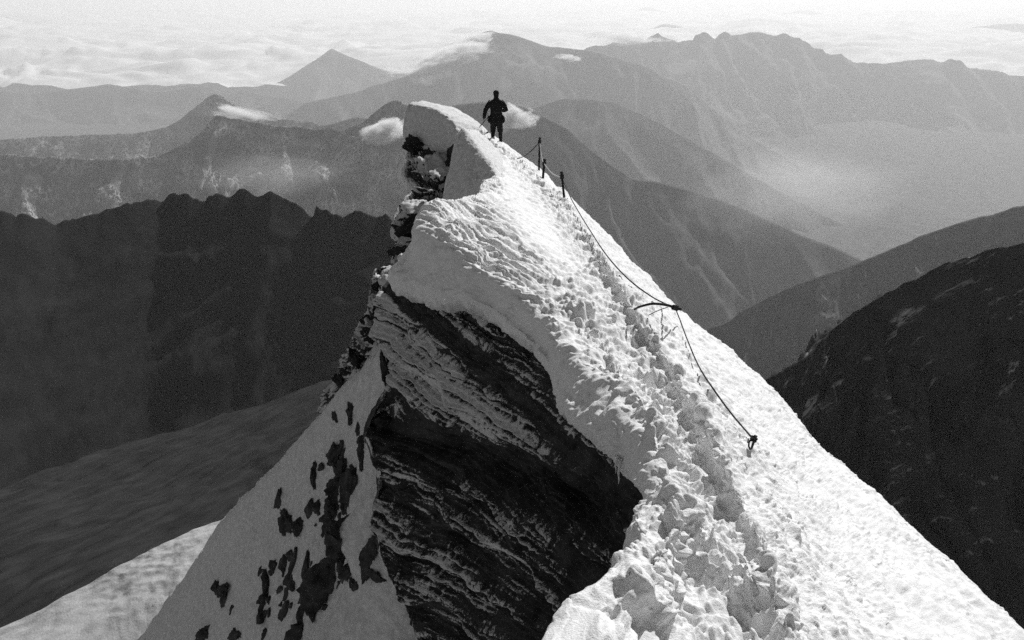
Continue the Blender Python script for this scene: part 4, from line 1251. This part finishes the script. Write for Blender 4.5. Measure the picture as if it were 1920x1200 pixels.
# left hand closed round the axe shaft, right hand lifted in front of the chest
lh = np.array(LWR)
body_pieces.append(ell_tube([lh, lh + (-0.005, 0.02, -0.05), lh + (-0.008, 0.03, -0.095)], [0.024, 0.022, 0.018], [0.028, 0.042, 0.040], 10))
for k in range(4):
    b0 = lh + np.array([-0.010, -0.008 + 0.024 * k, -0.090])
    body_pieces.append(finger(b0, (-0.1, 0.05, -1), (0.070, 0.080, 0.076, 0.060)[3 - k], 0.0095))
body_pieces.append(finger(lh + (0.01, 0.055, -0.04), (0.35, 0.5, -0.6), 0.062, 0.011))
rh = np.array(RWR)
body_pieces.append(ell_tube([rh, rh + (-0.045, 0.02, 0.0), rh + (-0.09, 0.03, 0.0)], [0.026, 0.022, 0.018], [0.030, 0.042, 0.040], 10))
for k in range(4):
    b0 = rh + np.array([-0.085, 0.03, 0.034 - 0.023 * k])
    body_pieces.append(finger(b0, (-1, 0.1, 0.0), (0.070, 0.080, 0.076, 0.060)[k], 0.0095))
body_pieces.append(finger(rh + (-0.03, 0.03, 0.04), (-0.5, 0.2, 0.7), 0.062, 0.011))
person = fused("person", body_pieces, M_SKIN, 0.008, smooth_it=3)
person["label"] = "lone person in dark jacket and cap standing on the ridge, back turned"
person["category"] = "person"
person.location = Vector(foot)
# jacket with flared skirt and bulging pockets
jk = [ell_tube([(0, 0, 0.72), (0, 0, 0.78), (0, 0, 0.90), (0, 0, 1.02), (0, 0, 1.10), (0, 0, 1.25), (0, -0.005, 1.38), (0, -0.01, 1.455), (0, -0.01, 1.50), (0, -0.005, 1.55)],
               [0.245, 0.25, 0.225, 0.20, 0.185, 0.215, 0.235, 0.175, 0.095, 0.082], [0.17, 0.17, 0.155, 0.14, 0.13, 0.145, 0.14, 0.11, 0.09, 0.085], 20)]
for sh, el, wr in ((LSH, LEL, LWR), (RSH, REL, RWR)):
    jk.append(ell_tube([(sh[0] * 0.45, 0, 1.40), (sh[0] * 0.98, 0, 1.385), lerp(sh, el, 0.5), el, lerp(el, wr, 0.45), lerp(el, wr, 0.97)], [0.07, 0.082, 0.080, 0.072, 0.066, 0.052], [0.07, 0.082, 0.080, 0.074, 0.068, 0.052], 14))
jacket = fused("jacket", jk, M_DARKCLOTH, 0.014, person, 3)
for sx in (-1, 1):
    pk = [ell_tube([(sx * 0.235, 0.0, 0.74), (sx * 0.25, 0, 0.80), (sx * 0.24, 0, 0.92), (sx * 0.215, 0, 0.97)], [0.03, 0.045, 0.04, 0.02], [0.06, 0.09, 0.09, 0.07], 12)]
    fused("pocket", pk, M_DARKCLOTH, 0.012, jacket, 2)
belt = [ell_tube([(0, 0, 1.055), (0, 0, 1.075), (0, 0, 1.105), (0, 0, 1.12)], [0.190, 0.2, 0.198, 0.187], [0.135, 0.142, 0.142, 0.135], 20)]
fused("belt", belt, M_LEATHER, 0.010, jacket, 1)
tr = [ell_tube([(0, 0, 0.70), (0, 0, 0.80), (0, 0, 0.95)], [0.17, 0.19, 0.17], [0.12, 0.13, 0.12], 16)]
for hp, kn, an_ in ((LHIP, LKN, LAN), (RHIP, RKN, RAN)):
    tr.append(ell_tube([lerp(hp, kn, 0.1), lerp(hp, kn, 0.5), lerp(hp, kn, 0.9), lerp(kn, an_, 0.12), lerp(kn, an_, 0.2)], [0.105, 0.102, 0.098, 0.092, 0.06], [0.11, 0.108, 0.105, 0.098, 0.065], 14))
fused("breeches", tr, M_DARKCLOTH2, 0.014, person, 2)
for kn, an_ in ((LKN, LAN), (RKN, RAN)):
    fused("stocking", [ell_tube([lerp(kn, an_, 0.05), lerp(kn, an_, 0.35), lerp(kn, an_, 0.7), lerp(kn, an_, 0.98)], [0.065, 0.070, 0.056, 0.05], [0.067, 0.074, 0.06, 0.054], 12)], M_DARKCLOTH2, 0.011, person, 1)
    f0 = np.array(an_)
    fused("boot", [ell_tube([f0 + (0, 0, 0.08), f0 + (0, 0, 0.0), f0 + (0, -0.005, -0.06)], [0.054, 0.056, 0.055], [0.058, 0.064, 0.07], 12),
                   ell_tube([f0 + (0, -0.085, -0.055), f0 + (0, -0.04, -0.045), f0 + (0, 0.09, -0.05), f0 + (0, 0.19, -0.065), f0 + (0, 0.215, -0.07)], [0.035, 0.05, 0.055, 0.042, 0.02], [0.035, 0.045, 0.042, 0.028, 0.015], 12)], M_LEATHER, 0.010, person, 1)
cap = fused("cap", [ell_tube([(0, 0.0, 1.645), (0, 0.0, 1.67), (0, 0, 1.715), (0, 0, 1.755), (0, 0, 1.775)], [0.088, 0.098, 0.099, 0.078, 0.035], [0.105, 0.115, 0.115, 0.09, 0.04], 18)], M_DARKCLOTH, 0.010, person, 3)
fused("hair", [ell_tube([(0, -0.05, 1.545), (0, -0.035, 1.57), (0, -0.02, 1.66), (0, -0.01, 1.70)], [0.065, 0.080, 0.092, 0.08], [0.04, 0.066, 0.085, 0.08], 14)], M_DARKCLOTH2, 0.010, person, 2)
# ice axe held level in the left hand
hp_ = np.array(foot) + lh + np.array([-0.008, 0.03, -0.115])
axv = np.array([0.26, 0.86, 0.20]); axv /= np.linalg.norm(axv)
axe = empty("ice_axe", Vector(hp_), "ice axe held low in the climber's left hand", "ice axe")
t = np.linspace(-0.42, 0.45, 10)[:, None]
link("shaft", tube_mesh(axv * t, 0.016, 8, "shaft"), M_WOOD, parent=axe)
link("spike", tube_mesh(np.array([axv * -0.40, axv * -0.46, axv * -0.52]), [0.017, 0.010, 0.002], 8, "spike"), M_STEEL, parent=axe)
hv = np.cross(axv, [1.0, 0, 0]); hv /= np.linalg.norm(hv)
tip = axv * 0.45
link("pick", tube_mesh(np.array([tip, tip - hv * 0.07, tip - hv * 0.14 - axv * 0.02, tip - hv * 0.19 - axv * 0.05]), [0.014, 0.012, 0.008, 0.003], 6, "pick"), M_STEEL, parent=axe)
link("adze", tube_mesh(np.array([tip, tip + hv * 0.05, tip + hv * 0.10 - axv * 0.01]), [0.014, 0.014, 0.022], 6, "adze"), M_STEEL, parent=axe)
